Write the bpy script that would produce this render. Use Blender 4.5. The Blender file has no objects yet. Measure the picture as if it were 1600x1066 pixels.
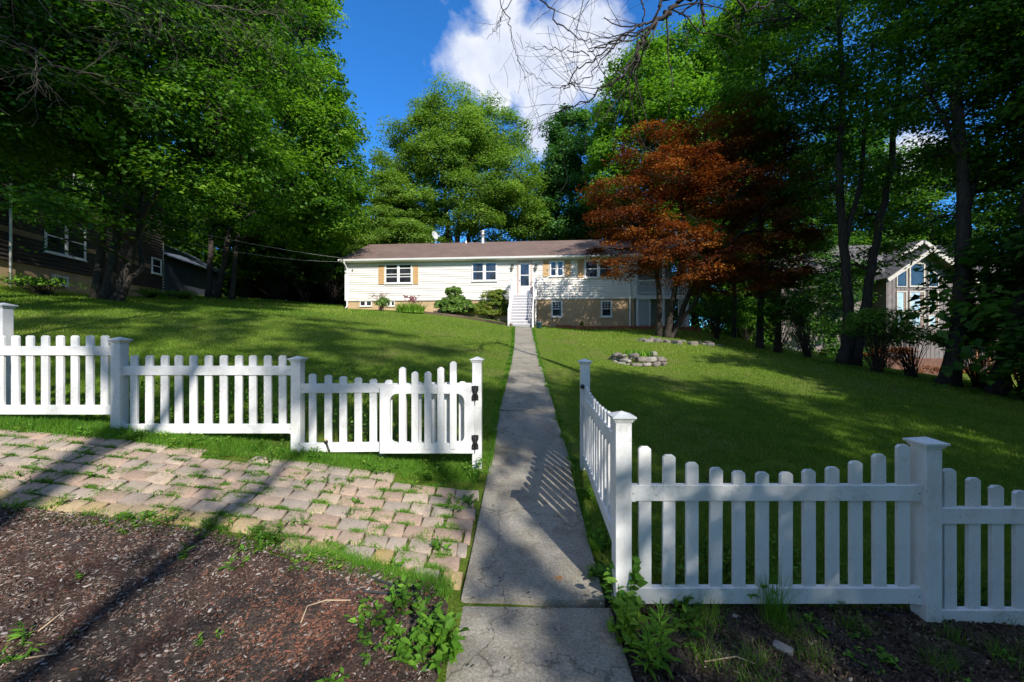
import bpy, math, random
import numpy as np
from mathutils import Vector, Matrix
random.seed(7); RNG = np.random.default_rng(7)
scene = bpy.context.scene
col = scene.collection
ZC = 1.70                      # eye height above the walk beside the camera
F = 600.0                      # focal length in photo pixels (1600 wide)
R = math.radians

# ------------------------------------------------------------------ helpers
def tag(o, label=None, cat=None, group=None, kind=None):
    if label: o['label'] = label
    if cat: o['category'] = cat
    if group: o['group'] = group
    if kind: o['kind'] = kind
    return o

def empty(name, loc=(0, 0, 0), rz=0.0, parent=None):
    o = bpy.data.objects.new(name, None); col.objects.link(o)
    o.location = loc; o.rotation_euler = (0, 0, rz); o.empty_display_size = .2
    if parent: o.parent = parent
    return o

def link_mesh(name, me, mat, parent=None):
    o = bpy.data.objects.new(name, me); col.objects.link(o)
    if mat and not me.materials: me.materials.append(mat)
    if parent: o.parent = parent
    return o

def np_mesh(name, verts, faces, k, var=None, smooth=False):
    """verts (N,3) array, faces (M,k) array of equal-sided faces"""
    me = bpy.data.meshes.new(name)
    verts = np.ascontiguousarray(verts, dtype=np.float32); faces = np.ascontiguousarray(faces, dtype=np.int32)
    me.vertices.add(len(verts)); me.vertices.foreach_set('co', verts.ravel())
    me.loops.add(faces.size); me.loops.foreach_set('vertex_index', faces.ravel())
    me.polygons.add(len(faces))
    me.polygons.foreach_set('loop_start', np.arange(0, faces.size, k, dtype=np.int32))
    me.polygons.foreach_set('loop_total', np.full(len(faces), k, dtype=np.int32))
    if smooth: me.polygons.foreach_set('use_smooth', np.ones(len(faces), dtype=bool))
    me.update(calc_edges=True)
    if var is not None:
        a = me.attributes.new('var', 'FLOAT', 'POINT')
        a.data.foreach_set('value', np.ascontiguousarray(var, dtype=np.float32))
    return me

class MB:
    def __init__(s): s.v = []; s.f = []; s.sm = []
    def add(s, vs, fs, smooth=False):
        n = len(s.v); s.v += [tuple(p) for p in vs]
        for f in fs: s.f.append(tuple(i + n for i in f)); s.sm.append(smooth)
        return s
    def box(s, x0, x1, y0, y1, z0, z1, M=None):
        vs = [Vector(p) for p in ((x0,y0,z0),(x1,y0,z0),(x1,y1,z0),(x0,y1,z0),(x0,y0,z1),(x1,y0,z1),(x1,y1,z1),(x0,y1,z1))]
        if M is not None: vs = [M @ p for p in vs]
        return s.add(vs, [(0,3,2,1),(4,5,6,7),(0,1,5,4),(1,2,6,5),(2,3,7,6),(3,0,4,7)])
    def prism(s, poly, y0, y1, M=None):
        """poly in x,z (counter-clockwise seen from -y) extruded along y"""
        n = len(poly)
        vs = [Vector((x, y0, z)) for x, z in poly] + [Vector((x, y1, z)) for x, z in poly]
        if M is not None: vs = [M @ p for p in vs]
        fs = [tuple(range(n)), tuple(range(2*n-1, n-1, -1))]
        fs += [(i, i+n, (i+1) % n + n, (i+1) % n) for i in range(n)]
        return s.add(vs, fs)
    def ring(s, outer, inner, y0, y1):
        n = len(outer)
        vs = [Vector((x, y0, z)) for x, z in outer] + [Vector((x, y0, z)) for x, z in inner] \
           + [Vector((x, y1, z)) for x, z in outer] + [Vector((x, y1, z)) for x, z in inner]
        fs = []
        for i in range(n):
            j = (i+1) % n
            fs += [(i, j, n+j, n+i), (2*n+i, 3*n+i, 3*n+j, 2*n+j), (i, 2*n+i, 2*n+j, j), (n+i, n+j, 3*n+j, 3*n+i)]
        return s.add(vs, fs)
    def frame(s, x0, x1, z0, z1, w, y0, y1):
        return s.ring([(x0,z0),(x1,z0),(x1,z1),(x0,z1)], [(x0+w,z0+w),(x1-w,z0+w),(x1-w,z1-w),(x0+w,z1-w)], y0, y1)
    def tube(s, pts, rad, n=8, cap=True):
        pts = [Vector(p) for p in pts]
        if not hasattr(rad, '__len__'): rad = [rad]*len(pts)
        b = len(s.v); prev = None
        for i, p in enumerate(pts):
            t = (pts[min(i+1, len(pts)-1)] - pts[max(i-1, 0)])
            t = t.normalized() if t.length > 1e-9 else Vector((0,0,1))
            if prev is None:
                a = Vector((1,0,0)) if abs(t.x) < .8 else Vector((0,1,0))
                u = t.cross(a).normalized()
            else:
                u = (prev - t*prev.dot(t)); u = u.normalized() if u.length > 1e-6 else t.orthogonal().normalized()
            prev = u; w = t.cross(u)
            for k in range(n):
                a = 2*math.pi*k/n
                s.v.append(tuple(p + (u*math.cos(a) + w*math.sin(a))*rad[i]))
        for i in range(len(pts)-1):
            for k in range(n):
                a0 = b+i*n+k; a1 = b+i*n+(k+1) % n
                s.f.append((a0, a1, a1+n, a0+n)); s.sm.append(True)
        if cap:
            s.f.append(tuple(b+k for k in range(n-1, -1, -1))); s.sm.append(False)
            e = b+(len(pts)-1)*n
            s.f.append(tuple(e+k for k in range(n))); s.sm.append(False)
        return s
    def lathe(s, prof, c=(0,0,0), n=24):
        b = len(s.v)
        for r, z in prof:
            for k in range(n):
                a = 2*math.pi*k/n; s.v.append((c[0]+r*math.cos(a), c[1]+r*math.sin(a), c[2]+z))
        for i in range(len(prof)-1):
            for k in range(n):
                a0 = b+i*n+k; a1 = b+i*n+(k+1) % n
                s.f.append((a0, a1, a1+n, a0+n)); s.sm.append(True)
        return s
    def build(s, name, mat, parent=None, bevel=0.0):
        me = bpy.data.meshes.new(name); me.from_pydata(s.v, [], s.f)
        me.polygons.foreach_set('use_smooth', s.sm); me.update()
        o = link_mesh(name, me, mat, parent)
        if bevel:
            m = o.modifiers.new('bevel', 'BEVEL'); m.width = bevel; m.segments = 2; m.limit_method = 'ANGLE'; m.angle_limit = R(40)
        return o

# ------------------------------------------------------------------ materials
def new_mat(name):
    m = bpy.data.materials.new(name); m.use_nodes = True
    nt = m.node_tree; nt.nodes.clear()
    out = nt.nodes.new('ShaderNodeOutputMaterial'); b = nt.nodes.new('ShaderNodeBsdfPrincipled')
    nt.links.new(b.outputs[0], out.inputs[0])
    return m, nt, b, out
def nd(nt, t, **kw):
    n = nt.nodes.new(t)
    for k, v in kw.items():
        if k.startswith('i_'):
            n.inputs[k[2:].replace('_', ' ')].default_value = v
        else: setattr(n, k, v)
    return n
def ramp(nt, src, stops, interp='LINEAR'):
    r = nt.nodes.new('ShaderNodeValToRGB'); cr = r.color_ramp; cr.interpolation = interp
    while len(cr.elements) < len(stops): cr.elements.new(.5)
    for e, (p, c) in zip(cr.elements, stops): e.position = p; e.color = (*c, 1) if len(c) == 3 else c
    nt.links.new(src, r.inputs[0]); return r.outputs[0]
def noise(nt, scale, detail=4, rough=.55, coord='Object', vec=None, dist=0.0):
    n = nd(nt, 'ShaderNodeTexNoise'); n.inputs['Scale'].default_value = scale
    n.inputs['Detail'].default_value = detail; n.inputs['Roughness'].default_value = rough; n.inputs['Distortion'].default_value = dist
    if vec is None:
        tc = nd(nt, 'ShaderNodeTexCoord'); vec = tc.outputs[coord]
    nt.links.new(vec, n.inputs['Vector']); return n.outputs['Fac']
def mixc(nt, fac, a, b, mode='MIX'):
    m = nt.nodes.new('ShaderNodeMix'); m.data_type = 'RGBA'; m.blend_type = mode
    for v, i in ((fac, 0), (a, 6), (b, 7)):
        if hasattr(v, 'links'): nt.links.new(v, m.inputs[i])
        else: m.inputs[i].default_value = v if i == 0 else ((*v, 1) if len(v) == 3 else v)
    return m.outputs[2]
def bump(nt, b, h, strength=.3, dist=.02):
    n = nd(nt, 'ShaderNodeBump'); n.inputs['Strength'].default_value = strength; n.inputs['Distance'].default_value = dist
    nt.links.new(h, n.inputs['Height']); nt.links.new(n.outputs[0], b.inputs['Normal'])

def simple(name, c, rough=.6, var=.12, scale=6, bmp=0.0, metal=0.0, spec=.5, bscale=40):
    m, nt, b, o = new_mat(name)
    f = noise(nt, scale, 5)
    lo = tuple(x*(1-var) for x in c); hi = tuple(min(1, x*(1+var)) for x in c)
    nt.links.new(ramp(nt, f, [(.3, lo), (.7, hi)]), b.inputs['Base Color'])
    b.inputs['Roughness'].default_value = rough; b.inputs['Metallic'].default_value = metal
    b.inputs['Specular IOR Level'].default_value = spec
    if bmp: bump(nt, b, noise(nt, bscale, 4), bmp, .01)
    return m

def vinyl():
    m, nt, b, o = new_mat('white_vinyl')
    tc = nd(nt, 'ShaderNodeTexCoord'); mp = nd(nt, 'ShaderNodeMapping'); mp.inputs['Scale'].default_value = (1, 1, .35)
    nt.links.new(tc.outputs['Object'], mp.inputs[0])
    f = noise(nt, 5, 6, .65, vec=mp.outputs[0])
    base = ramp(nt, f, [(.28, (.60, .60, .585)), (.5, (.76, .765, .77)), (.75, (.80, .80, .80))])
    g = nd(nt, 'ShaderNodeNewGeometry'); sp = nd(nt, 'ShaderNodeSeparateXYZ'); nt.links.new(g.outputs['Position'], sp.inputs[0])
    # soil splash and algae specks low down, broken up by noise
    f2 = noise(nt, 38, 6, .7)
    dirt = ramp(nt, f2, [(.50, (.12,.12,.12)), (.70, (1,1,1))])
    f3 = noise(nt, 3.1, 3)
    patch = ramp(nt, f3, [(.44, (0,0,0)), (.66, (.8,.8,.8))])
    fac = mixc(nt, 1.0, dirt, patch, 'MULTIPLY')
    nt.links.new(mixc(nt, fac, base, (.30, .29, .21)), b.inputs['Base Color'])
    b.inputs['Roughness'].default_value = .42; b.inputs['Specular IOR Level'].default_value = .4
    bump(nt, b, noise(nt, 60, 3), .04, .004)
    return m

def leaf_mat(name, dark, mid, light, trans=.35, tcol=None, rough=.55):
    m, nt, b, out = new_mat(name)
    at = nd(nt, 'ShaderNodeAttribute', attribute_name='var')
    c = ramp(nt, at.outputs['Fac'], [(0, dark), (.5, mid), (1, light)])
    nt.links.new(c, b.inputs['Base Color'])
    b.inputs['Roughness'].default_value = rough; b.inputs['Specular IOR Level'].default_value = .25
    t = nd(nt, 'ShaderNodeBsdfTranslucent')
    tc = mixc(nt, 1.0, c, tcol or (1.5, 1.6, .6), 'MULTIPLY')
    nt.links.new(tc, t.inputs[0])
    mx = nd(nt, 'ShaderNodeMixShader'); mx.inputs[0].default_value = trans
    nt.links.new(b.outputs[0], mx.inputs[1]); nt.links.new(t.outputs[0], mx.inputs[2]); nt.links.new(mx.outputs[0], out.inputs[0])
    return m

def bark_mat(name, a, b_, c):
    m, nt, b, o = new_mat(name)
    tc = nd(nt, 'ShaderNodeTexCoord'); mp = nd(nt, 'ShaderNodeMapping'); mp.inputs['Scale'].default_value = (1, 1, .22)
    nt.links.new(tc.outputs['Object'], mp.inputs[0])
    f = noise(nt, 16, 7, .7, vec=mp.outputs[0], dist=.4)
    nt.links.new(ramp(nt, f, [(.3, a), (.52, b_), (.75, c)]), b.inputs['Base Color'])
    b.inputs['Roughness'].default_value = .9; bump(nt, b, f, .9, .03)
    return m

M = {}
M['vinyl'] = vinyl()
M['black_metal'] = simple('black_iron', (.012, .012, .013), .45, .2)
M['screw'] = simple('screw', (.25, .25, .26), .4, metal=.8)
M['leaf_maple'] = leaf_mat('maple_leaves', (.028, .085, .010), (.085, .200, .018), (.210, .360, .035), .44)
M['leaf_mid'] = leaf_mat('darkened_maple_leaves', (.020, .065, .010), (.060, .155, .016), (.170, .310, .030), .42)  # maple leaves darkened in colour to stand in for shade
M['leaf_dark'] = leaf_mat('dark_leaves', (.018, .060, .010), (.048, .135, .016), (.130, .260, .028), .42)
M['leaf_bright'] = leaf_mat('bright_leaves', (.060, .140, .014), (.120, .260, .026), (.200, .370, .045), .42)
M['leaf_honey'] = leaf_mat('locust_leaves', (.070, .140, .026), (.145, .255, .045), (.250, .370, .085), .42)
M['leaf_blue'] = leaf_mat('oak_leaves', (.026, .085, .026), (.060, .165, .040), (.110, .240, .055), .38)
M['leaf_red'] = leaf_mat('red_maple_leaves', (.045, .013, .008), (.170, .052, .014), (.460, .200, .030), .34, (1.4, .9, .5))
M['leaf_rhodo'] = leaf_mat('rhododendron_leaves', (.045, .110, .018), (.130, .240, .040), (.290, .400, .110), .25, rough=.4)
M['leaf_yew'] = leaf_mat('yew_leaves', (.050, .100, .012), (.150, .220, .025), (.330, .340, .065), .3)
M['leaf_weed'] = leaf_mat('weed_leaves', (.050, .130, .014), (.110, .260, .024), (.210, .390, .045), .38)
M['leaf_lily'] = leaf_mat('lily_leaves', (.080, .180, .015), (.160, .300, .030), (.240, .380, .060), .4)
M['grass'] = leaf_mat('grass_blades', (.060, .140, .014), (.155, .275, .024), (.400, .410, .100), .42)
M['bark'] = bark_mat('bark_brown', (.012, .009, .007), (.036, .028, .021), (.085, .068, .052))
M['bark_grey'] = bark_mat('bark_grey', (.025, .021, .018), (.070, .060, .050), (.150, .130, .110))
M['twig'] = simple('bare_twig', (.030, .022, .018), .85, .35, 9)
M['twig_grey'] = simple('grey_twig', (.085, .07, .052), .85, .35, 9)

# ------------------------------------------------------------------ terrain
_cp = [ # x, y, height relative to the eye
 (.15,0,-1.80),(.15,1.9,-1.70),(.15,2.45,-1.69),(.2,4.2,-1.45),(.25,6.3,-1.17),(.35,10,-.675),(.45,13.5,-.20),(.60,17,.29),(.65,20.3,.70),
 (-4.24,4.15,-.96),(-2.31,4.15,-1.19),(-.38,4.2,-1.42),(-6.6,4.2,-.76),(-3.8,2.8,-1.25),(-2.2,2.8,-1.41),(-.68,2.56,-1.62),(-3,1.2,-1.45),(-6,1,-1.1),
 (.75,2.41,-1.71),(2.63,2.41,-1.79),(4.56,2.41,-1.94),(.82,4.4,-1.45),(2.5,1.2,-1.9),(6,1,-2.2),(0,-4,-2.1),(6,-6,-2.8),(-6,-6,-1.8),
 (-10.9,25.2,2.12),(-5,24.8,1.85),(-1.2,23.2,1.2),(3.4,24.2,.82),(7.6,23.6,.80),(11,23,.62),(1.5,21,.72),(-2.0,20.0,.82),
 (3.9,11.2,-.78),(14.2,16.4,-1.0),(15.1,13.3,-1.5),(15.5,12.2,-1.72),(12.7,20,-.42),(15.5,6,-2.4),(8,8,-1.35),(8,15,-.35),
 (20,18,-1.7),(24,22,-2.1),(28.6,27,-2.4),(24,12,-2.6),(38,30,-2.2),
 (-18.9,14.4,2.05),(-20.5,22.5,2.62),(-17.6,17,1.85),(-18.5,24,2.65),(-16.3,29,2.9),(-10,14,1.05),(-6,9,-.15),(-13,9,.85),(-28,8,2.2),(-30,24,3.6),
 (-8,40,3.4),(8,40,2.6),(24,42,.6),(-30,45,4.4),(0,60,4.5),(45,55,1.0),(-50,55,5),(60,10,-3),(-60,0,3),(0,-30,-3),(50,-30,-4),(-50,-30,1)]
_cp = np.array(_cp, float)
def _phi(r2): return np.where(r2 > 0, .5*r2*np.log(np.maximum(r2, 1e-12)), 0)
_n = len(_cp); _S = 10.0
_xy = _cp[:, :2]/_S
_A = np.zeros((_n+3, _n+3))
_d2 = ((_xy[:, None]-_xy[None])**2).sum(-1)
_A[:_n, :_n] = _phi(_d2) + np.eye(_n)*.002
_A[:_n, _n] = 1; _A[:_n, _n+1:] = _xy; _A[_n, :_n] = 1; _A[_n+1:, :_n] = _xy.T
_w = np.linalg.solve(_A, np.concatenate([_cp[:, 2], [0, 0, 0]]))
def gz(x, y):
    x = np.atleast_1d(np.asarray(x, float)); y = np.atleast_1d(np.asarray(y, float))
    r = np.sqrt(x*x + y*y); k = np.minimum(1, 62/np.maximum(r, 1e-6))
    xs = x*k/_S; ys = y*k/_S
    out = np.empty(x.shape).ravel(); X = xs.ravel(); Y = ys.ravel()
    for i in range(0, X.size, 20000):
        d2 = (X[i:i+20000, None]-_xy[None, :, 0])**2 + (Y[i:i+20000, None]-_xy[None, :, 1])**2
        out[i:i+20000] = _phi(d2) @ _w[:_n] + _w[_n] + X[i:i+20000]*_w[_n+1] + Y[i:i+20000]*_w[_n+2]
    return out.reshape(x.shape) + ZC
def g1(x, y): return float(gz([x], [y])[0])
def P(px, py, Y): return Vector(((px-800)/F*Y, Y, (533-py)/F*Y + ZC))
def G(px, py):
    """ground point measured from a photo pixel"""
    ys = np.linspace(1.0, 60, 3000); xs = (px-800)/F*ys; zs = (533-py)/F*ys + ZC
    d = zs - gz(xs, ys); i = int(np.argmax(d < 0)) or 2999
    return Vector((xs[i], ys[i], g1(xs[i], ys[i])))

# walk centre line and edges
_wy = [0, 2, 2.45, 4.2, 6.3, 7.4, 10, 13.5, 19.3, 21]
def walk_l(y): return np.interp(y, _wy, [-.37, -.355, -.33, -.26, -.235, -.185, -.06, .045, .10, .12])
def walk_r(y): return np.interp(y, _wy, [.60, .62, .63, .68, .71, .72, .76, .83, 1.05, 1.08])

def wob(x, a, b, s=0): return a*math.sin(x*b+s)
def pave_front(x):   # front edge of the paver strip
    return np.interp(x, [-8, -3.8, -2.2, -1.3, -.68, -.3], [2.75, 2.83, 2.80, 2.68, 2.54, 2.50])
def pave_back(x):
    return np.interp(x, [-8, -4.2, -2.3, -.9, -.35], [3.97, 3.95, 3.93, 3.93, 3.86])

xs = np.unique(np.concatenate([np.arange(-7, 6.01, .1), np.arange(-24, -7, .5), np.arange(6, 24, .5), np.array([-400,-200,-120,-80,-62,-50,-42,-36,-31,-27]), np.array([27,31,36,42,50,62,80,120,200,400])]))
ys = np.unique(np.concatenate([np.arange(.4, 8, .1), np.arange(8, 30, .4), np.arange(-10, .4, 1), np.array([-400,-150,-80,-50,-30,-20,-15]), np.array([31,33,36,40,45,50,57,65,80,120,200,400])]))
GX, GY = np.meshgrid(xs, ys)
GZ = gz(GX, GY)
near = np.clip(1-np.abs(np.hypot(GX, GY)-3)/9, 0, 1)
GZ += near*.006*(np.sin(GX*7.3+GY*3.1)+np.sin(GX*3.1-GY*9.7))
# sink the soil below the paved band and the walk so that the slabs sit in it
onwalk = (GX > walk_l(GY)-.02) & (GX < walk_r(GY)+.02) & (GY < 20.8) & (GY > .3)
onpave = (GX < -.3) & (GX > -8) & (GY > pave_front(GX)-.0) & (GY < pave_back(GX)+.0)
GZ = np.where(onwalk | onpave, GZ-.03, GZ)
nx, ny = len(xs), len(ys)
idx = np.arange(nx*ny).reshape(ny, nx)
fc = np.stack([idx[:-1, :-1], idx[:-1, 1:], idx[1:, 1:], idx[1:, :-1]], -1).reshape(-1, 4)
def lawn_mat():
    m, nt, b, o = new_mat('lawn_soil_and_grass')
    f1 = noise(nt, .55, 5, .6); f2 = noise(nt, 9, 6, .7); f3 = noise(nt, 60, 5, .75)
    c = ramp(nt, f2, [(.25, (.060, .105, .014)), (.5, (.125, .200, .022)), (.78, (.240, .270, .055))])
    dry = ramp(nt, f1, [(.50, (0,0,0)), (.72, (.75,.75,.75))])
    c = mixc(nt, dry, c, (.200, .190, .070))
    fine = ramp(nt, f3, [(.3, (.45,.45,.45)), (.7, (1.3,1.3,1.3))])
    c = mixc(nt, 1.0, c, fine, 'MULTIPLY')
    nt.links.new(c, b.inputs['Base Color']); b.inputs['Roughness'].default_value = .95
    b.inputs['Specular IOR Level'].default_value = .1
    bump(nt, b, f3, .8, .05)
    return m
ground = link_mesh('ground', np_mesh('ground', np.stack([GX.ravel(), GY.ravel(), GZ.ravel()], 1), fc, 4, smooth=True), lawn_mat())
tag(ground, kind='structure', label='sloping lawn and soil')

# ---- mulch beds (bark-covered soil in front)
def mulch_mat(name, red):
    m, nt, b, o = new_mat(name)
    f2 = noise(nt, 55, 7, .75); f1 = noise(nt, 1.6, 4, .6); v = nd(nt, 'ShaderNodeTexVoronoi'); v.inputs['Scale'].default_value = 90
    tc = nd(nt, 'ShaderNodeTexCoord'); mp = nd(nt, 'ShaderNodeMapping'); mp.inputs['Scale'].default_value = (1, .45, 1); mp.inputs['Rotation'].default_value = (0, 0, .6)
    nt.links.new(tc.outputs['Object'], mp.inputs[0]); nt.links.new(mp.outputs[0], v.inputs['Vector'])
    c = ramp(nt, f2, [(.28, (.024, .018, .015)), (.5, (.090, .070, .060)), (.72, (.240, .200, .175))])
    redm = ramp(nt, f1, [(.48, (0,0,0)), (.66, (red,)*3)])
    c = mixc(nt, redm, c, mixc(nt, 1.0, c, (2.0, .85, .6), 'MULTIPLY'))
    hl = ramp(nt, v.outputs['Distance'], [(.0, (1.5,1.5,1.5)), (.35, (.7,.7,.7))])
    c = mixc(nt, .7, c, mixc(nt, 1.0, c, hl, 'MULTIPLY'))
    nt.links.new(c, b.inputs['Base Color']); b.inputs['Roughness'].default_value = .95; b.inputs['Specular IOR Level'].default_value = .15
    bump(nt, b, f2, 1.0, .03)
    return m
def grid_patch(name, x0, x1, y0f, y1f, step, lift, mat):
    X = np.arange(x0, x1+1e-6, step); n = len(X); m_ = int(2.6/step)
    T = np.linspace(0, 1, m_)
    XX = np.repeat(X[None], m_, 0); YY = y0f(X)[None]*(1-T[:, None]) + y1f(X)[None]*T[:, None]
    edge = np.minimum(np.minimum(T, 1-T)[:, None]*14, 1)*np.minimum(np.minimum(XX-x0, x1-XX)*10, 1)
    Z = gz(XX, YY) + lift*edge - .02*(1-edge) + edge*(.008*np.sin(XX*21+YY*13)*np.sin(YY*17-XX*9) + RNG.normal(0, .0035, XX.shape))
    i = np.arange(n*m_).reshape(m_, n)
    f = np.stack([i[:-1, :-1], i[:-1, 1:], i[1:, 1:], i[1:, :-1]], -1).reshape(-1, 4)
    return link_mesh(name, np_mesh(name, np.stack([XX.ravel(), YY.ravel(), Z.ravel()], 1), f, 4, smooth=True), mat)
mm = mulch_mat('bark_mulch', .35); mm2 = mulch_mat('dark_soil', .15)
tag(grid_patch('mulch_bed', -6, -.36, lambda x: np.full_like(x, .45), lambda x: pave_front(x)+.02, .035, .03, mm), 'reddish bark mulch bed in front of the pavers', kind='structure')
tag(grid_patch('soil_bed', .60, 6, lambda x: np.full_like(x, .45), lambda x: np.full_like(x, 2.62)+.06*np.sin(x*5), .035, .025, mm2), 'dark soil bed in front of the right fence', kind='structure')

# ---- paver strip
def paver_mat():
    m, nt, b, o = new_mat('concrete_pavers')
    at = nd(nt, 'ShaderNodeAttribute', attribute_name='var')
    c = ramp(nt, at.outputs['Fac'], [(0, (.320, .225, .170)), (.28, (.400, .285, .215)), (.5, (.350, .275, .215)), (.68, (.310, .260, .215)), (.86, (.460, .360, .280)), (.93, (.42, .32, .20)), (1, (.39, .28, .11))])
    f = noise(nt, 45, 6, .75); f1 = noise(nt, 4, 4)
    c = mixc(nt, 1.0, c, ramp(nt, f, [(.3, (.72,.72,.72)), (.7, (1.2,1.2,1.2))]), 'MULTIPLY')
    c = mixc(nt, ramp(nt, f1, [(.5, (0,0,0)), (.75, (.5,.5,.5))]), c, (.20, .17, .12))
    nt.links.new(c, b.inputs['Base Color']); b.inputs['Roughness'].default_value = .85; bump(nt, b, f, .5, .006)
    return m
pv, pf, pvar = [], [], []
def add_paver(x0, x1, y0, y1, val):
    sx_, sy_ = random.gauss(0, .004), random.gauss(0, .004); x0 += sx_; x1 += sx_; y0 += sy_; y1 += sy_; rt = random.gauss(0, .03)
    g = .008; c = .007
    cx, cy = (x0+x1)/2, (y0+y1)/2; h = g1(cx, cy)
    tx, ty = random.gauss(0, .016), random.gauss(0, .016); dz = random.gauss(0, .003)-.006
    b = len(pv)
    def z(x, y): return g1(x, y)*.5 + (h + (g1(cx+.1, cy)-g1(cx-.1, cy))/.2*(x-cx) + (g1(cx, cy+.1)-g1(cx, cy-.1))/.2*(y-cy))*.5 + tx*(x-cx)+ty*(y-cy)+dz
    for ins, dzz in ((g, -.05), (g, .000), (g+c*.4, .005), (g+c, .007)):
        for (x, y) in ((x0+ins, y0+ins), (x1-ins, y0+ins), (x1-ins, y1-ins), (x0+ins, y1-ins)):
            pv.append((x+(y-cy)*-rt, y+(x-cx)*rt, z(x, y)+dzz)); pvar.append(val)
    for r in range(3):
        for k in range(4):
            a = b+r*4+k; d = b+r*4+(k+1) % 4
            pf.append((a, d, d+4, a+4))
    pf.append((b+12, b+13, b+14, b+15))
y = 2.42; row = 0
while y < 4.0:
    d = .155; x = -7.9 + (row % 2)*.07 + random.uniform(0, .08)
    while x < -.38:
        w = random.choice([.15, .19, .24, .24, .19]); x1 = min(x+w, walk_l(y)-.02)
        if x1 - x > .06:
            cx = (x+x1)/2; cy = y+d/2 + .0
            sk = .10*(cx+2)*0
            if cy > pave_front(cx)+.06 and cy < pave_back(cx)-.01+.05*math.sin(cx*3+1):
                edge = cy < pave_front(cx)+.23
                add_paver(x, x1, y, y+d, random.uniform(.94, 1) if (edge and random.random() < .75) else random.uniform(0, .90))
        x = x1 + .001 if x1 == x + w else 9
    y += d; row += 1
pav = link_mesh('paver_path', np_mesh('paver_path', np.array(pv), np.array(pf), 4, np.array(pvar)), paver_mat())
tag(pav, 'strip of tumbled pinkish concrete pavers', kind='structure')

# ---- concrete walk
def conc_mat():
    m, nt, b, o = new_mat('exposed_aggregate_concrete')
    f = noise(nt, 70, 8, .8); f1 = noise(nt, 1.3, 5, .6)
    v = nd(nt, 'ShaderNodeTexVoronoi'); v.inputs['Scale'].default_value = 48; tc = nd(nt, 'ShaderNodeTexCoord'); nt.links.new(tc.outputs['Object'], v.inputs['Vector'])
    c = ramp(nt, f, [(.28, (.105, .095, .078)), (.5, (.275, .250, .208)), (.72, (.50, .465, .39))])
    peb = ramp(nt, v.outputs['Distance'], [(.18, (1,1,1)), (.30, (0,0,0))])
    sel = ramp(nt, v.outputs['Color'], [(.55, (0,0,0)), (.6, (.75,.75,.75))])
    pc = mixc(nt, .6, v.outputs['Color'], (.30, .25, .20)); pc = mixc(nt, 1.0, pc, (.42, .38, .34), 'MULTIPLY')
    c = mixc(nt, mixc(nt, 1.0, peb, sel, 'MULTIPLY'), c, pc)
    c = mixc(nt, ramp(nt, f1, [(.45, (0,0,0)), (.7, (.7,.7,.7))]), c, mixc(nt, 1.0, c, (.62, .60, .56), 'MULTIPLY'))
    # hairline cracks, dark blotches and mossy margins
    vc = nd(nt, 'ShaderNodeTexVoronoi', feature='DISTANCE_TO_EDGE'); vc.inputs['Scale'].default_value = .8
    wv_ = nd(nt, 'ShaderNodeVectorMath', operation='ADD'); nt.links.new(tc.outputs['Object'], wv_.inputs[0])
    nn = nd(nt, 'ShaderNodeTexNoise'); nn.inputs['Scale'].default_value = 3.5; nn.inputs['Detail'].default_value = 6; nt.links.new(tc.outputs['Object'], nn.inputs['Vector'])
    sc2 = nd(nt, 'ShaderNodeVectorMath', operation='SCALE'); nt.links.new(nn.outputs['Color'], sc2.inputs[0]); sc2.inputs['Scale'].default_value = .55; nt.links.new(sc2.outputs[0], wv_.inputs[1]); nt.links.new(wv_.outputs[0], vc.inputs['Vector'])
    c = mixc(nt, ramp(nt, vc.outputs['Distance'], [(.0, (.8,.8,.8)), (.006, (0,0,0))]), c, (.05, .045, .035))
    blot = ramp(nt, noise(nt, 4.5, 7, .7), [(.50, (0,0,0)), (.62, (.55,.55,.55))])
    c = mixc(nt, blot, c, mixc(nt, 1.0, c, (.60, .56, .50), 'MULTIPLY'))
    c = mixc(nt, ramp(nt, noise(nt, 2.1, 6, .7), [(.58, (0,0,0)), (.72, (.6,.6,.6))]), c, (.13, .12, .055))
    # rust stain on the second slab
    g = nd(nt, 'ShaderNodeNewGeometry'); dd = nd(nt, 'ShaderNodeVectorMath', operation='DISTANCE'); nt.links.new(g.outputs['Position'], dd.inputs[0])
    sp = G(873, 911); dd.inputs[1].default_value = (sp.x, sp.y, sp.z)
    dn = nd(nt, 'ShaderNodeMath', operation='ADD'); nt.links.new(dd.outputs['Value'], dn.inputs[0])
    sc_ = nd(nt, 'ShaderNodeMath', operation='MULTIPLY'); nt.links.new(noise(nt, 30, 4), sc_.inputs[0]); sc_.inputs[1].default_value = .09; nt.links.new(sc_.outputs[0], dn.inputs[1])
    c = mixc(nt, ramp(nt, dn.outputs[0], [(.065, (.9,.9,.9)), (.095, (0,0,0))]), c, (.36, .13, .02))
    nt.links.new(c, b.inputs['Base Color']); b.inputs['Roughness'].default_value = .88; bump(nt, b, f, .6, .008)
    return m
wb = MB()
joints = [.5, 1.55, 2.46, G(828, 730).y, G(825, 644).y, G(822, 616).y, G(820, 596).y, G(820, 573).y]
yy = joints[-1]
while yy < 19.6: yy += random.choice([1.25, 1.5, 1.7]); joints.append(min(yy, 20.55))
if joints[-1] < 20.5: joints.append(20.55)
wv, wf = [], []
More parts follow.
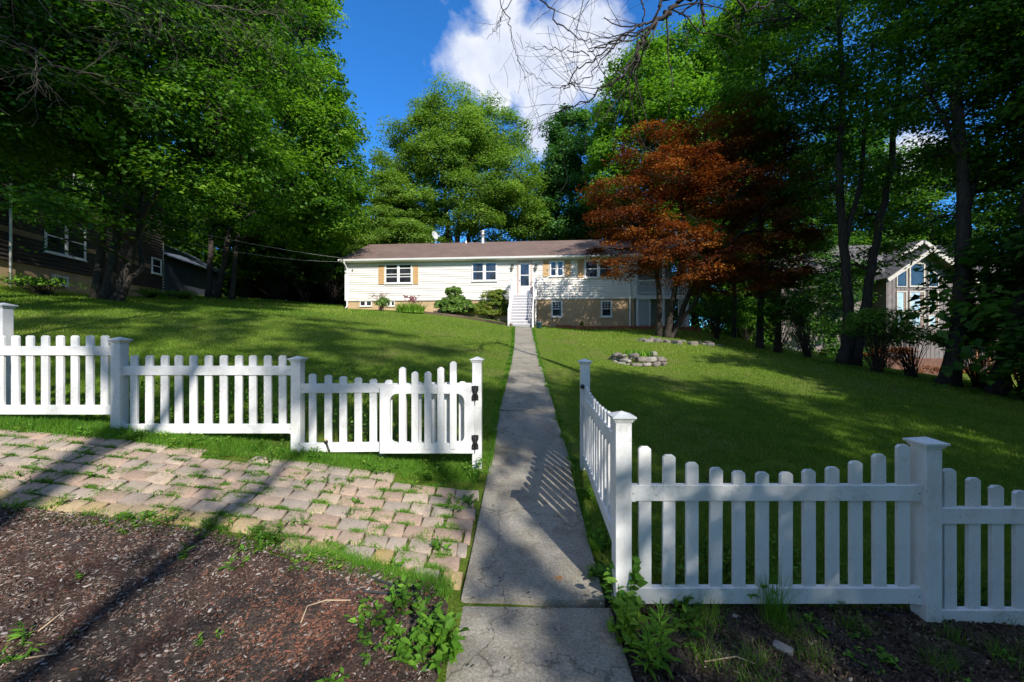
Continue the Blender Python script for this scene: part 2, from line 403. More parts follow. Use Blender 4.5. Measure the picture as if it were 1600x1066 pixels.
for j in range(len(joints)-1):
    a, b_ = joints[j]+.012, joints[j+1]-.012
    if j == 0: a = joints[0]
    lift = (0, -.008, .024, .010, .026, .004, .022)[j] if j < 7 else random.uniform(-.004, .028)
    ja, jb = random.gauss(0, .012), random.gauss(0, .012)
    if j < 3: ja = jb = 0
    nu, nv = 8, max(3, int((b_-a)/.2)+1)
    base = len(wv)
    for r in range(nv):
        yv = a+(b_-a)*r/(nv-1); sh = ja+(jb-ja)*r/(nv-1)
        for q in range(nu+1):
            xv = walk_l(yv)+sh + (walk_r(yv)-walk_l(yv))*q/nu
            if j == 2 and q == nu: xv -= .03
            xc = .5*(walk_l(yv)+walk_r(yv))
            wv.append((xv, yv, g1(xc, yv)*.7+g1(xv, yv)*.3+lift))
    for r in range(nv-1):
        for q in range(nu):
            i0 = base+r*(nu+1)+q; wf.append((i0, i0+1, i0+nu+2, i0+nu+1))
    per = [base+q for q in range(nu+1)] + [base+r*(nu+1)+nu for r in range(1, nv)] + [base+(nv-1)*(nu+1)+q for q in range(nu-1, -1, -1)] + [base+r*(nu+1) for r in range(nv-2, 0, -1)]
    s0 = len(wv)
    for p_ in per: x_, y_, z_ = wv[p_]; wv.append((x_, y_, z_-.09))
    for k in range(len(per)):
        k2 = (k+1) % len(per); wf.append((per[k2], per[k], s0+k, s0+k2))
wk = link_mesh('walkway', np_mesh('walkway', np.array(wv), np.array(wf), 4), conc_mat())
tag(wk, 'narrow concrete slab walk leading up to the front stairs', kind='structure')
wm = wk.modifiers.new('bevel', 'BEVEL'); wm.width = .008; wm.segments = 2; wm.limit_method = 'ANGLE'; wm.angle_limit = R(50)

# ------------------------------------------------------------------ picket fences
def picket_poly(x, w, z0, z1, c=.018):
    return [(x-w/2, z0), (x+w/2, z0), (x+w/2, z1-c), (x+w/2-c, z1-.002), (x-w/2+c, z1-.002), (x-w/2, z1-c)]
def add_post(root, x, y, ztop, zbot, rz=0.0, w=.1016):
    p = MB().box(-w/2, w/2, -w/2, w/2, zbot, ztop-.045).build('post', M['vinyl'], root, .004)
    p.location = (x, y, 0); p.rotation_euler.z = rz
    c = MB(); h = w/2
    c.box(-h-.007, h+.007, -h-.007, h+.007, ztop-.060, ztop-.048)
    c.box(-h-.013, h+.013, -h-.013, h+.013, ztop-.049, ztop-.034)
    c.box(-h-.024, h+.024, -h-.024, h+.024, ztop-.036, ztop-.022)
    e = h+.021
    c.add([(-e,-e,ztop-.023),(e,-e,ztop-.023),(e,e,ztop-.023),(-e,e,ztop-.023),(0,0,ztop+.004)], [(0,1,4),(1,2,4),(2,3,4),(3,0,4)])
    c.build('post_cap', M['vinyl'], p, .002)
    return p
def add_panel(root, a, b, zt, zb, tops, rail_h=.1, brackets=True, pw=.078, sk=0.0, half=.05):
    """a, b: post centres (x,y); zt/zb top of the top/bottom rail; tops: heights of the picket tips"""
    a = Vector(a); b = Vector(b); d = (b-a); L = d.length; ang = math.atan2(d.y, d.x)
    m = MB()
    x0, x1 = half, L-half
    for z in (zt, zb):
        m.box(x0, x1, -.021, .021, z-rail_h, z)
    pan = m.build('fence_panel', M['vinyl'], root, .003)
    pan.location = (a.x, a.y, 0); pan.rotation_euler.z = ang
    if brackets:
        for z in (zt, zb):
            for xa, xb in ((x0, x0+.034), (x1-.034, x1)):
                MB().box(xa, xb, -.025, -.020, z-rail_h-.002, z+.002).build('bracket', M['vinyl'], pan)
                MB().tube([(.5*(xa+xb), -.0245, z-rail_h/2), (.5*(xa+xb), -.0275, z-rail_h/2)], .0045, 8).build('screw', M['screw'], pan)
    n = len(tops); sp = (L)/(n+1)
    shared = {}
    for i, t in enumerate(tops):
        q = MB().prism(picket_poly(0, pw, zb-.06, t), -.011, .011).build('picket', M['vinyl'], pan, .0015)
        q.location = ((i+1)*sp, random.uniform(-.001, .001), 0); q.rotation_euler = (0, random.gauss(0, .003), 0)
    return pan
def zof(py, Y): return (533-py)/F*Y + ZC

# right-hand fence
rf = empty('picket_fence', (0, 0, 0))
tag(rf, 'white picket fence right of the walk, turning a corner and dipping between its posts', 'fence', 'white vinyl picket fences')
YR = 2.455
A = (.70, YR); C_ = (2.645, YR); E_ = (4.59, YR); B_ = (.835, 4.40)
add_post(rf, *A, zof(645, 2.41), g1(*A)-.12)
add_post(rf, *C_, zof(686, 2.41), g1(*C_)-.12)
add_post(rf, *E_, zof(724, 2.41), g1(*E_)-.12)
pb = add_post(rf, *B_, zof(561, 4.38), g1(*B_)-.12, rz=-.05)
tops = [zof(v, YR) for v in (697,710,722,730,735,737,737,733,729,720,709,694)]
add_panel(rf, A, C_, zof(759, 2.43), zof(920, 2.43), tops)
tops2 = [zof(v, YR) for v in (732,746,758,766,771,773,773,769,765,757,746,731)]
add_panel(rf, C_, E_, zof(795, 2.43), zof(955, 2.43), tops2)
tops3 = [ZC - v for v in (.50,.515,.53,.54,.545,.55,.55,.545,.54,.53,.515,.50)]
add_panel(rf, A, B_, ZC-.635, ZC-1.295, tops3)
lt = MB(); lt.lathe([(0,0),(.026,0),(.026,.012),(.018,.016),(.012,.035),(0,.037)], (0,0,0), 16)
lo = lt.build('latch', M['black_metal'], rf); lo.rotation_euler = (R(90), 0, R(-40)); lo.location = (B_[0]-.035, B_[1]-.055, zof(604, 4.36))

# left-hand fence
lf = empty('picket_fence', (0, 0, 0))
tag(lf, 'white picket fence left of the walk stepping down the slope behind the pavers', 'fence', 'white vinyl picket fences')
YL = 4.17
P1 = (-4.26, YL); P2 = (-2.325, YL); D = (-.385, 4.25); Pm = (-6.19, YL); P0 = (-5.85, 4.42)
add_post(lf, *P1, zof(527, 4.12), g1(*P1)-.12)
add_post(lf, *P2, zof(557, 4.12), g1(*P2)-.12)
add_post(lf, *D, zof(558, 4.20), g1(*D)-.12)
add_post(lf, *Pm, zof(524, 4.12), g1(*Pm)-.12)
add_panel(lf, Pm, P1, zof(541, 4.15), zof(633.5, 4.15), [zof(524, 4.17)]*11)
add_panel(lf, P1, P2, zof(572, 4.15), zof(663, 4.15), [zof(555, 4.17)]*11)
add_panel(lf, P2, D, zof(600, 4.15), zof(693, 4.15), [zof(v, 4.17) for v in (584,586,588,590,592.5,594,596,597,598,598,597)])
tp = empty('fence_post', (P0[0], P0[1], 0)); tag(tp, 'tall white capped post standing behind the left end of the left fence', 'fence post')
add_post(tp, 0, 0, zof(473, 4.38), g1(*P0)-.12)

# garden gate, swung fully open against the left fence
gt = empty('garden_gate', (D[0]-.02, D[1]-.11, 0), 0)
tag(gt, 'white picket gate standing wide open, folded back against the left fence', 'gate')
gy = 4.07
def gx(px): return (px-800)/F*gy - gt.location.x
x0, x1 = gx(590.5), gx(740); zt, zb = zof(602, gy), zof(711, gy)
ox0, ox1, oz0, oz1 = x0+.108, x1-.105, zb+.108, zt-.098
def rounded(x0, x1, z0, z1, r, n=6):
    pts = []
    for cx, cz, a0 in ((x1-r, z0+r, -90), (x1-r, z1-r, 0), (x0+r, z1-r, 90), (x0+r, z0+r, 180)):
        for k in range(n+1):
            a = R(a0+90*k/n); pts.append((cx+r*math.cos(a), cz+r*math.sin(a)))
    return pts
gf = MB().ring(rounded(x0, x1, zb, zt, .006), rounded(ox0, ox1, oz0, oz1, .085), -.02, .02).build('gate_frame', M['vinyl'], gt, .003)
seam = MB()
for px_ in (706,): pass
for px_, t in ((626.6, 574), (646.4, 581), (666.8, 581), (687.2, 574), (707, 565)):
    MB().prism(picket_poly(0, .070, zb+.05, zof(t, gy), .024), -.028, -.0205 if False else .010).build('picket', M['vinyl'], gt, .002).location = (gx(px_), .0, 0)
for z in (zof(615.5, gy), zof(693, gy)):
    h = MB(); s = MB()
    for sx in (-1, 1):
        h.add([(0,-.031,z-.078),(sx*.036,-.031,z-.078),(sx*.036,-.031,z-.035),(sx*.022,-.031,z),(sx*.036,-.031,z+.035),(sx*.036,-.031,z+.078),(0,-.031,z+.078)] +
              [(0,-.027,z-.078),(sx*.036,-.027,z-.078),(sx*.036,-.027,z-.035),(sx*.022,-.027,z),(sx*.036,-.027,z+.035),(sx*.036,-.027,z+.078),(0,-.027,z+.078)],
              [tuple(range(7)), tuple(range(13, 6, -1))] + [(i, i+7, (i+1) % 7+7, (i+1) % 7) for i in range(7)])
        for dz in (-.055, .055, 0): s.tube([(sx*(.020 if dz else .010), -.031, z+dz), (sx*(.020 if dz else .010), -.034, z+dz)], .0045, 8)
    h.tube([(0, -.034, z-.083), (0, -.034, z+.083)], .007, 10)
    ho = h.build('hinge', M['black_metal'], gt); s.build('screw', M['screw'], ho)
    ho.location.x = x1+.012
# ------------------------------------------------------------------ buildings: shared pieces
M['siding'] = simple('cream_vinyl_siding', (.79, .75, .70), .55, .05, 1.2)
M['trim'] = simple('white_trim', (.74, .74, .73), .5, .06)
M['shutter'] = simple('tan_shutter', (.52, .33, .15), .6, .08)
M['found'] = simple('tan_parged_foundation', (.46, .32, .19), .9, .14, 2.5, .4)
M['brickred'] = simple('red_ledge', (.26, .085, .045), .9, .3, 5, .4)
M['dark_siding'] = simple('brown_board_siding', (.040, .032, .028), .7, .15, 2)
M['grey_siding'] = simple('weathered_wood_siding', (.17, .145, .14), .8, .25, 3)
M['blue_siding'] = simple('slate_blue_siding', (.055, .065, .095), .75, .12, 2)
M['timber'] = simple('old_timber', (.12, .085, .055), .9, .3, 7, .4)
M['galv'] = simple('galvanised_steel', (.62, .62, .62), .35, .1, metal=.7)
M['dish'] = simple('grey_dish', (.45, .46, .47), .5)
M['deckwhite'] = simple('painted_wood_white', (.72, .71, .72), .55, .1, 8)
M['orange'] = simple('cedar_stain', (.36, .16, .07), .7, .2)
def shingle(name, a, b_, c):
    m, nt, b, o = new_mat(name)
    tc = nd(nt, 'ShaderNodeTexCoord'); br = nd(nt, 'ShaderNodeTexBrick')
    br.inputs['Scale'].default_value = 1.0; br.inputs['Brick Width'].default_value = .30; br.inputs['Row Height'].default_value = .14
    br.inputs['Mortar Size'].default_value = .008; br.inputs['Color1'].default_value = (*a, 1); br.inputs['Color2'].default_value = (*b_, 1); br.inputs['Mortar'].default_value = (*c, 1)
    nt.links.new(tc.outputs['Object'], br.inputs['Vector'])
    f = noise(nt, 26, 5, .7); f1 = noise(nt, .8, 4)
    cc = mixc(nt, 1.0, br.outputs['Color'], ramp(nt, f, [(.3, (.7,.7,.7)), (.7, (1.25,1.25,1.25))]), 'MULTIPLY')
    cc = mixc(nt, 1.0, cc, ramp(nt, f1, [(.3, (.82,.82,.82)), (.7, (1.1,1.1,1.1))]), 'MULTIPLY')
    nt.links.new(cc, b.inputs['Base Color']); b.inputs['Roughness'].default_value = .95; bump(nt, b, br.outputs['Fac'], -.4, .01)
    return m
M['roof'] = shingle('brown_shingles', (.190, .125, .105), (.150, .100, .088), (.070, .048, .042))
M['roof_grey'] = shingle('grey_shingles', (.16, .145, .15), (.12, .11, .12), (.05, .045, .05))
M['roof_blue'] = shingle('blue_shingles', (.10, .13, .20), (.085, .11, .17), (.04, .05, .08))
def glass_mat():
    m, nt, b, o = new_mat('window_glass')
    f = noise(nt, 1.7, 3)
    nt.links.new(ramp(nt, f, [(.35, (.012, .014, .018)), (.65, (.040, .044, .052))]), b.inputs['Base Color'])
    b.inputs['Roughness'].default_value = .06; b.inputs['Specular IOR Level'].default_value = .8
    bump(nt, b, noise(nt, 2.2, 2), .12, .05)
    return m
M['glass'] = glass_mat()
M['curtain'] = simple('pale_curtain', (.42, .50, .56), .35, .15, 2)

def clap(x0, x1, z0, z1, y, reveal=.15, proud=.050):
    """clapboards as real saw-tooth relief, front face toward -y"""
    m = MB(); z = z0
    while z < z1-1e-4:
        t = min(z+reveal, z1)
        m.add([(x0, y-proud-.004, z), (x1, y-proud-.004, z), (x1, y-.002, t), (x0, y-.002, t), (x0, y+.0, z), (x1, y+.0, z)], [(0,1,2,3), (0,4,5,1)])
        z = t
    return m
def window(root, x0, x1, z0, z1, y, sashes=2, fw=.06, mull=.09, rails=(.5,), grid=None, glass=None, wmat=None, bw=.03, extra=None, slid=None):
    """framed window standing proud of the wall plane y (front toward -y)"""
    wmat = wmat or M['trim']
    fr = MB().frame(x0, x1, z0, z1, fw, y-.045, y+.01)
    n = sashes; w = (x1-x0-2*fw-(n-1)*mull)/n
    for k in range(n-1):
        xm = x0+fw+(k+1)*w+k*mull; fr.box(xm, xm+mull, y-.044, y+.008, z0+fw*.98, z1-fw*.98)
    f = fr.build('window', wmat, root, .004)
    MB().box(x0-.03, x1+.03, y-.075, y-.0, z0-.035, z0-.001).build('sill', wmat, f)
    for k in range(n):
        a = x0+fw+k*(w+mull); b = a+w
        s = MB().frame(a+.001, b-.001, z0+fw+.001, z1-fw-.001, bw, y-.030, y+.004)
        for r in rails:
            zz = z0+fw+(z1-z0-2*fw)*r; s.box(a+bw, b-bw, y-.031, y+.003, zz-.022, zz+.022)
        if grid:
            gxn, gzn, lo, hi = grid
            za, zb_ = z0+fw+(z1-z0-2*fw)*lo, z0+fw+(z1-z0-2*fw)*hi
            for q in range(1, gxn): xx = a+bw+(b-a-2*bw)*q/gxn; s.box(xx-.009, xx+.009, y-.026, y-.010, za, zb_)
            for q in range(1, gzn): zz = za+(zb_-za)*q/gzn; s.box(a+bw, b-bw, y-.0265, y-.0105, zz-.009, zz+.009)
        s.build('sash', wmat, f)
        MB().box(a+.01, b-.01, y-.016, y-.006, z0+fw+.01, z1-fw-.01).build('pane', glass or M['glass'], f)
    return f

# ------------------------------------------------------------------ the ranch house
HL = Vector((-10.97, 25.4)); hd = Vector((.9967, -.0808)); hrot = math.atan2(hd.y, hd.x)
def hp(px, py):
    """photo pixel -> (along-wall, height) on the front wall plane"""
    k = (px-800)/F
    t = (k*HL.y - HL.x)/(hd.x - k*hd.y); Y = HL.y + hd.y*t
    return t, (533-py)/F*Y + ZC
hs = empty('ranch_house', (HL.x, HL.y, 0), hrot)
tag(hs, 'long single-storey cream house with a brown shingle roof at the top of the walk', 'house')
def hw(u, v):  # local to world ground
    return HL.x + hd.x*u - hd.y*v, HL.y + hd.y*u + hd.x*v
WL = hp(993, 460)[0]; DEP = 8.0
zs0 = hp(700, 468.3)[1]; zs1 = hp(540, 411)[1] - .02
clap(0, WL, zs0, zs1, 0).build('siding', M['siding'], hs)
b = MB(); b.box(0, WL, .006, DEP, zs0-.02, zs1+.25); b.build('wall', M['siding'], hs)
fb = MB(); fb.box(.06, WL-.06, .05, DEP-.05, g1(*hw(9, 0))-2.5, zs0-.021); fb.build('foundation', M['found'], hs)
for u in (0, WL): MB().box(u-.07, u+.07, -.060, .07, zs0-.01, zs1).build('corner_board', M['trim'], hs, .004)
MB().box(0, WL, -.03, 0.0, zs0-.05, zs0-.002).build('skirt_board', M['siding'], hs)
# roof (runs on over the porch)
PO = hp(1080, 430)[0] + .25
ez = zs1+.02; oh = .42; rise = (DEP/2+oh)*.47; rz_ = ez + .10 + rise
def roof_prism(x0, x1, y0, y1, ze, zr, th, mat, root, name='roof'):
    ym = (y0+y1)/2; m = MB()
    for ya in (y0, y1):
        m.add([(x0, ya, ze), (x1, ya, ze), (x1, ym, zr), (x0, ym, zr), (x0, ya, ze+th), (x1, ya, ze+th), (x1, ym, zr+th), (x0, ym, zr+th)],
              [(0,1,2,3), (4,7,6,5), (0,4,5,1), (1,5,6,2), (3,7,4,0)])
    return m.build(name, mat, root)
rf_ = roof_prism(-.28, PO, -oh, DEP+oh, ez+.10, rz_, .05, M['roof'], hs)
g_ = MB()
for u in (.006, WL-.006):
    g_.add([(u, .01, zs1), (u, DEP-.01, zs1), (u, DEP/2, rz_-.06)], [(0,1,2)])
g_.build('gable_wall', M['siding'], hs)
MB().box(-.26, PO-.02, -oh+.06, .02, ez-.01, ez+.02).build('soffit', M['trim'], hs)
gu = MB(); 
gu.add([(x, -oh-yy_, ez+zz_) for x in (-.28, PO) for yy_, zz_ in ((0, -.0), (.10, .02), (.13, .13), (.0, .13))], [(0,1,5,4), (1,2,6,5), (2,3,7,6), (3,0,4,7), (0,3,2,1), (4,5,6,7)])
gu.build('gutter', M['trim'], hs, .006)
for x, sx in ((.10, 1), (hp(984, 440)[0], 1)):
    dz = g1(*hw(x, -.1)); t = MB()
    t.tube([(x, -oh-.05, ez+.02), (x, -oh-.05, ez-.08), (x, -.09, ez-.38), (x, -.07, ez-.5), (x, -.07, dz+.15), (x, -.28, dz+.04)], .042, 8)
    t.build('downspout', M['trim'], hs)
def win_px(x0, x1, y0, y1, **k):
    a, zt_ = hp(x0, y0); b2, zb_ = hp(x1, y1)
    return window(hs, a, b2, zb_, zt_, -.052 if k.pop('up', True) else .05, **k)
WOFF = -.036
win_px(602, 644.5, 413, 443.5, rails=(.33, .80, .48), mull=.11)
win_px(737.3, 777, 410.3, 439.5, mull=.14)
win_px(858.8, 881, 408, 432.6)
win_px(913, 957, 406.5, 434.5, mull=.12)
win_px(562, 580.5, 470.3, 478.5, up=False, rails=(), fw=.03, bw=.02)
win_px(604, 616.5, 470.3, 478.5, up=False, rails=(), fw=.03, bw=.02)
win_px(861.4, 879, 470, 495.7, up=False, sashes=1, grid=(3, 3, .5, 1.0))
win_px(939, 956.4, 469.7, 495.5, up=False, sashes=1, grid=(3, 3, .5, 1.0))
for x0_, x1_, y0_, y1_ in ((592, 600.6, 415, 444.5), (646, 654, 415, 444.5), (848.5, 857.2, 408, 432), (882.6, 891.6, 408, 432), (902.5, 911.6, 407, 434), (958.4, 967, 407, 434)):
    a, zt_ = hp(x0_, y0_); b2, zb_ = hp(x1_, y1_)
    s = MB().frame(a, b2, zb_, zt_, .045, -.085, -.02); zm = (zb_+zt_)/2; s.box(a+.04, b2-.04, -.084, -.022, zm-.03, zm+.03)
    n = 16
    for k in range(n):
        z = zb_+.05+(zt_-zb_-.1)*(k+.5)/n; s.add([(a+.03, -.080, z-.03), (b2-.03, -.080, z-.03), (b2-.03, -.060, z+.03), (a+.03, -.060, z+.03)], [(0,1,2,3)])
    s.build('shutter', M['shutter'], hs)
# front door
a, zt_ = hp(808.9, 409.4); b2, zd = hp(831, 461.3)
MB().frame(a, b2, zd-.08, zt_, .075, -.090, .0).build('door_casing', simple('faded_pink_casing', (.50, .33, .27), .6), hs, .004)
dr = MB(); ga, gzt = hp(813.4, 413.9); gb, gzb = hp(826.2, 447)
dr.frame(a+.076, b2-.076, zd+.0, zt_-.076, ga-a-.076, -.072, -.02)
dr.box(ga-.02, gb+.02, -.071, -.022, zd+.06, gzb); dr.box(ga-.01, gb+.01, -.0705, -.024, (gzt+gzb)/2-.025, (gzt+gzb)/2+.025)
do = dr.build('door', M['trim'], hs, .004)
MB().box(ga-.02, gb+.02, -.062, -.056, gzb-.02, gzt+.08).build('door_glass', M['glass'], do)
h = MB(); h.tube([(a+.14, -.07, zd+1.0), (a+.14, -.12, zd+1.0), (a+.14, -.12, zd+.86), (a+.14, -.07, zd+.86)], .011, 8); h.build('handle', M['black_metal'], do)
# wall lanterns
for px_ in (800.7, 837.6):
    x, z = hp(px_, 418.5)
    l = MB(); l.box(x-.05, x+.05, -.03, 0, z+.02, z+.22); l.tube([(x, -.02, z+.12), (x, -.10, z+.20), (x, -.16, z+.17)], .012, 6)
    l.lathe([(0, .18), (.03, .17), (.11, .10), (.11, .085)], (x, -.17, z), 6); l.lathe([(.07, -.16), (.075, -.14), (.04, -.17), (0, -.18)], (x, -.17, z), 6)
    for k in range(6):
        q = math.pi*k/3; l.tube([(x+.10*math.cos(q), -.17+.10*math.sin(q), z+.09), (x+.065*math.cos(q), -.17+.065*math.sin(q), z-.15)], .007, 4)
    lo_ = l.build('wall_lantern', M['black_metal'], hs)
    MB().lathe([(.09, .09), (.055, -.14)], (x, -.17, z), 6).build('lantern_glass', simple('smoky_glass', (.30, .30, .27), .2), lo_)
# vent pipe, small vent, dish
def roof_at(v): return ez+.15 + (rise)*(1-abs(v-DEP/2)/(DEP/2+oh))
vx = hp(732.6, 380)[0]+.30
v = MB(); v.lathe([(.20, -.15), (.16, .02), (.13, .05), (.13, .58), (.16, .60), (.16, .66), (.13, .68), (.13, .75), (.19, .77), (.19, .85), (.0, .92)], (vx, DEP/2-.2, roof_at(DEP/2-.2)), 16); v.build('vent_pipe', M['galv'], rf_)
v = MB(); v.lathe([(.09, -.1), (.06, .05), (.05, .22), (0, .22)], (hp(706, 380)[0]+.15, DEP/2-.15, roof_at(DEP/2-.15)), 10); v.build('plumbing_vent', M['galv'], rf_)
dx = hp(655, 380)[0]+.05; zr0 = roof_at(DEP/2-.3)
v = MB(); prof = [(.0, 0), (.12, .012), (.22, .045), (.31, .095), (.315, .10), (.30, .10), (.2, .05), (0, .01)]; v.lathe(prof, (0,0,0), 24)
dsh = v.build('satellite_dish', M['dish'], rf_); dsh.location = (dx-.12, DEP/2-.3, zr0+.62); dsh.rotation_euler = (R(78), R(0), R(62))
v = MB(); v.tube([(dx, DEP/2-.3, zr0-.1), (dx, DEP/2-.3, zr0+.35), (dx-.08, DEP/2-.3, zr0+.6)], .025, 8); v.tube([(dx-.05, DEP/2-.3, zr0+.35), (dx+.28, DEP/2-.5, zr0+.50)], .016, 6); v.box(dx+.22, dx+.36, DEP/2-.56, DEP/2-.46, zr0+.46, zr0+.56)
v.build('dish_mount', M['dish'], rf_)

# entry stairs
sc_l, sc_r = hp(804.3, 461)[0], hp(833.3, 461)[0]; zl = zd-.10; ld = 1.15; nst = 11
gb_ = g1(*hw((sc_l+sc_r)/2, -ld-nst*.235)); rs = (zl-gb_)/nst; tr = .235
st = MB(); xa, xb = sc_l-.25, sc_r+.22
for i in range(9): st.box(xa, xb, -ld+i*ld/9+.004, -ld+(i+1)*ld/9-.004, zl-.035, zl)
so = st.build('entry_stairs', M['deckwhite'], hs, .003)
s2 = MB(); s3 = MB()
sa, sb = sc_l-.02, sc_r+.02
for i in range(nst-1):
    z = zl-(i+1)*rs; y1 = -ld-i*tr; s2.box(sa, sb, y1-tr-.03, y1-.0, z-.038, z)
    s3.box(sa+.01, sb-.01, y1-.02, y1-.002, z+.001, z+rs-.036)
s3.box(sa+.01, sb-.01, -ld-(nst-1)*tr-.02, -ld-(nst-1)*tr-.002, gb_+.0, gb_+rs-.036)
s2.build('tread', M['deckwhite'], so, .004); s3.build('riser', simple('grey_riser', (.30, .29, .32), .7), so)
s4 = MB()
for x in (sa-.04, sb+.0):
    s4.add([(x+dx_, yy_, zz_) for dx_ in (0, .04) for yy_, zz_ in ((-ld, zl+.0), (-ld, zl-.32), (-ld-nst*tr, gb_-.10), (-ld-nst*tr-.03, gb_+.16))], [(0,1,2,3), (7,6,5,4), (0,4,5,1), (1,5,6,2), (2,6,7,3), (3,7,4,0)])
s4.build('stringer', M['deckwhite'], so, .003)
rl = MB()
for x in (sa-.045, sb+.045):
    rl.box(x-.045, x+.045, -ld-.09, -ld, zl-.1, zl+1.02)
    rl.box(x-.045, x+.045, -ld-nst*tr+.02, -ld-nst*tr+.11, gb_-.1, gb_+1.02)
    for dz_, hh in ((.86, .09), (.12, .07)):
        rl.add([(x+dx_, yy_, zz_) for dx_ in (-.022, .022) for yy_, zz_ in ((-ld-.05, zl+dz_+hh), (-ld-.05, zl+dz_), (-ld-nst*tr+.07, gb_+dz_), (-ld-nst*tr+.07, gb_+dz_+hh))], [(0,1,2,3), (7,6,5,4), (0,4,5,1), (1,5,6,2), (2,6,7,3), (3,7,4,0)])
    for k in range(1, 15):
        f_ = k/15; yb = -ld-.05+(-nst*tr+.12)*f_; z0_ = zl+.15+(gb_-zl)*f_
        rl.box(x-.017, x+.017, yb-.017, yb+.017, z0_, z0_+.74)
for x in (xa+.03, xb-.03):
    for yy_ in (-ld+.05, -.12):
        rl.box(x-.045, x+.045, yy_-.045, yy_+.045, zl-.5, zl+1.0)
    rl.box(x-.03, x+.03, -ld+.05, -.12, zl+.9, zl+.96); rl.box(x-.025, x+.025, -ld+.05, -.12, zl+.12, zl+.18)
    for k in range(1, 9):
        yy_ = -ld+.05+(ld-.17)*k/9; rl.box(x-.017, x+.017, yy_-.017, yy_+.017, zl+.15, zl+.93)
for x0_, x1_ in ((xa+.03, sa-.045), (sb+.045, xb-.03)):
    rl.box(x0_, x1_, -ld+.005, -ld+.055, zl+.9, zl+.96); rl.box(x0_, x1_, -ld+.007, -ld+.053, zl+.12, zl+.18)
rl.build('stair_railing', M['deckwhite'], so, .003)
lg = MB()
for x in (xa+.05, xb-.05): lg.box(x-.05, x+.05, -ld+.05, -ld+.15, gb_-.6, zl-.3)
lg.box(xa, xb, -ld+.0, -ld+.04, zl-.28, zl-.036); lg.box(xa, xa+.04, -ld, -.0, zl-.28, zl-.037); lg.box(xb-.04, xb, -ld, -.0, zl-.28, zl-.037)
lg.build('landing_frame', M['deckwhite'], so)

# porch on the right end
pu0 = WL+.05; pu1 = hp(1076, 440)[0]; zdk = hp(1030, 461)[1]; gp = g1(*hw((pu0+pu1)/2, 0))
dk = MB(); dk.box(pu0, pu1, .0, 3.6, zdk-.05, zdk); pdk = dk.build('porch_deck', M['deckwhite'], hs)
MB().box(pu0, pu1, -.04, -.001, zdk-.25, zdk+.01).build('rim_board', M['deckwhite'], pdk)
for u in (pu0+.05, hp(1037, 440)[0], pu1-.06):
    MB().box(u-.06, u+.06, .0, .12, gp-.4, zdk-.052).build('porch_post', M['deckwhite'], pdk); MB().box(u-.06, u+.06, .0, .12, zdk+.001, ez+.0).build('porch_post', M['deckwhite'], pdk)
for u in (pu0+.05, pu1-.06): MB().box(u-.06, u+.06, 3.4, 3.52, gp-.4, ez).build('porch_post', M['deckwhite'], pdk)
rr = MB(); rr.box(pu0+.11, pu1-.12, .02, .10, zdk+.88, zdk+.95); rr.box(pu0+.11, pu1-.12, .03, .09, zdk+.10, zdk+.16)
n = 24
for k in range(n): u = pu0+.15+(pu1-pu0-.3)*(k+.5)/n; rr.box(u-.018, u+.018, .04, .08, zdk+.16, zdk+.88)
rr.build('porch_railing', M['deckwhite'], pdk)
MB().box(WL+.02, pu1, 3.6, 3.7, gp-.5, ez+.05).build('back_wall', M['siding'], pdk)
for px0, px1 in ((993.5, 1016.5), (1060, 1075)):
    u0 = max(hp(px0, 480)[0], pu0+.12); u1 = hp(px1, 480)[0]; z0_, z1_ = gp-.1, zdk-.26
    lt_ = MB().frame(u0, u1, z0_, z1_, .05, .02, .06)
    s_ = .20; W_ = u1-u0; H_ = z1_-z0_
    k = -int(H_/s_)-1
    while k*s_ < W_:
        for sg in (1, -1):
            # slat line x = k*s + t (going up) or mirrored
            t0 = max(0, -k*s_); t1 = min(H_, W_-k*s_)
            if t1 > t0+.02:
                xa_, za_, xb_, zb2 = k*s_+t0, t0, k*s_+t1, t1
                if sg < 0: xa_, xb_ = W_-xa_, W_-xb_
                yy_ = .034 if sg > 0 else .044; hw_ = .030
                lt_.add([(u0+xa_-hw_, yy_, z0_+za_), (u0+xa_+hw_, yy_, z0_+za_), (u0+xb_+hw_, yy_, z0_+zb2), (u0+xb_-hw_, yy_, z0_+zb2)], [(0,1,2,3)])
        k += 1
    lt_.build('lattice_panel', M['deckwhite'], pdk)

# brick-red ledge along the foundation, edging of the shrub bed
w = MB()
u0 = hp(868, 505)[0]; u1 = hp(1085, 505)[0]
u = u0
while u < u1:
    L_ = min(.9, u1-u); x0_, y0_ = hw(u, -.9); gg = g1(x0_, y0_)
    w.box(u+.004, u+L_-.004, -1.05, -.75, gg-.3, gg+.18+random.uniform(-.015, .015)); u += L_
lw = w.build('garden_ledge', M['brickred'], None, .015); lw.location = (HL.x, HL.y, 0); lw.rotation_euler.z = hrot
tag(lw, 'low red garden ledge running along the foot of the house right of the stairs', 'ledge')
w = MB(); pts = [G(655, 489), G(690, 493), G(725, 497), G(760, 503), G(799, 510)]
for p, q in zip(pts[:-1], pts[1:]):
    d_ = (q-p); L_ = d_.length; rot = Matrix.Translation(p) @ d_.to_track_quat('X', 'Z').to_matrix().to_4x4()
    for k in range(2): w.box(.005, L_-.005, -.09, .09, -.15+k*.141, -.01+k*.141, rot)
tag(w.build('timber_edging', M['timber'], None, .01), 'weathered timber edging holding up the shrub bed left of the stairs', 'edging')

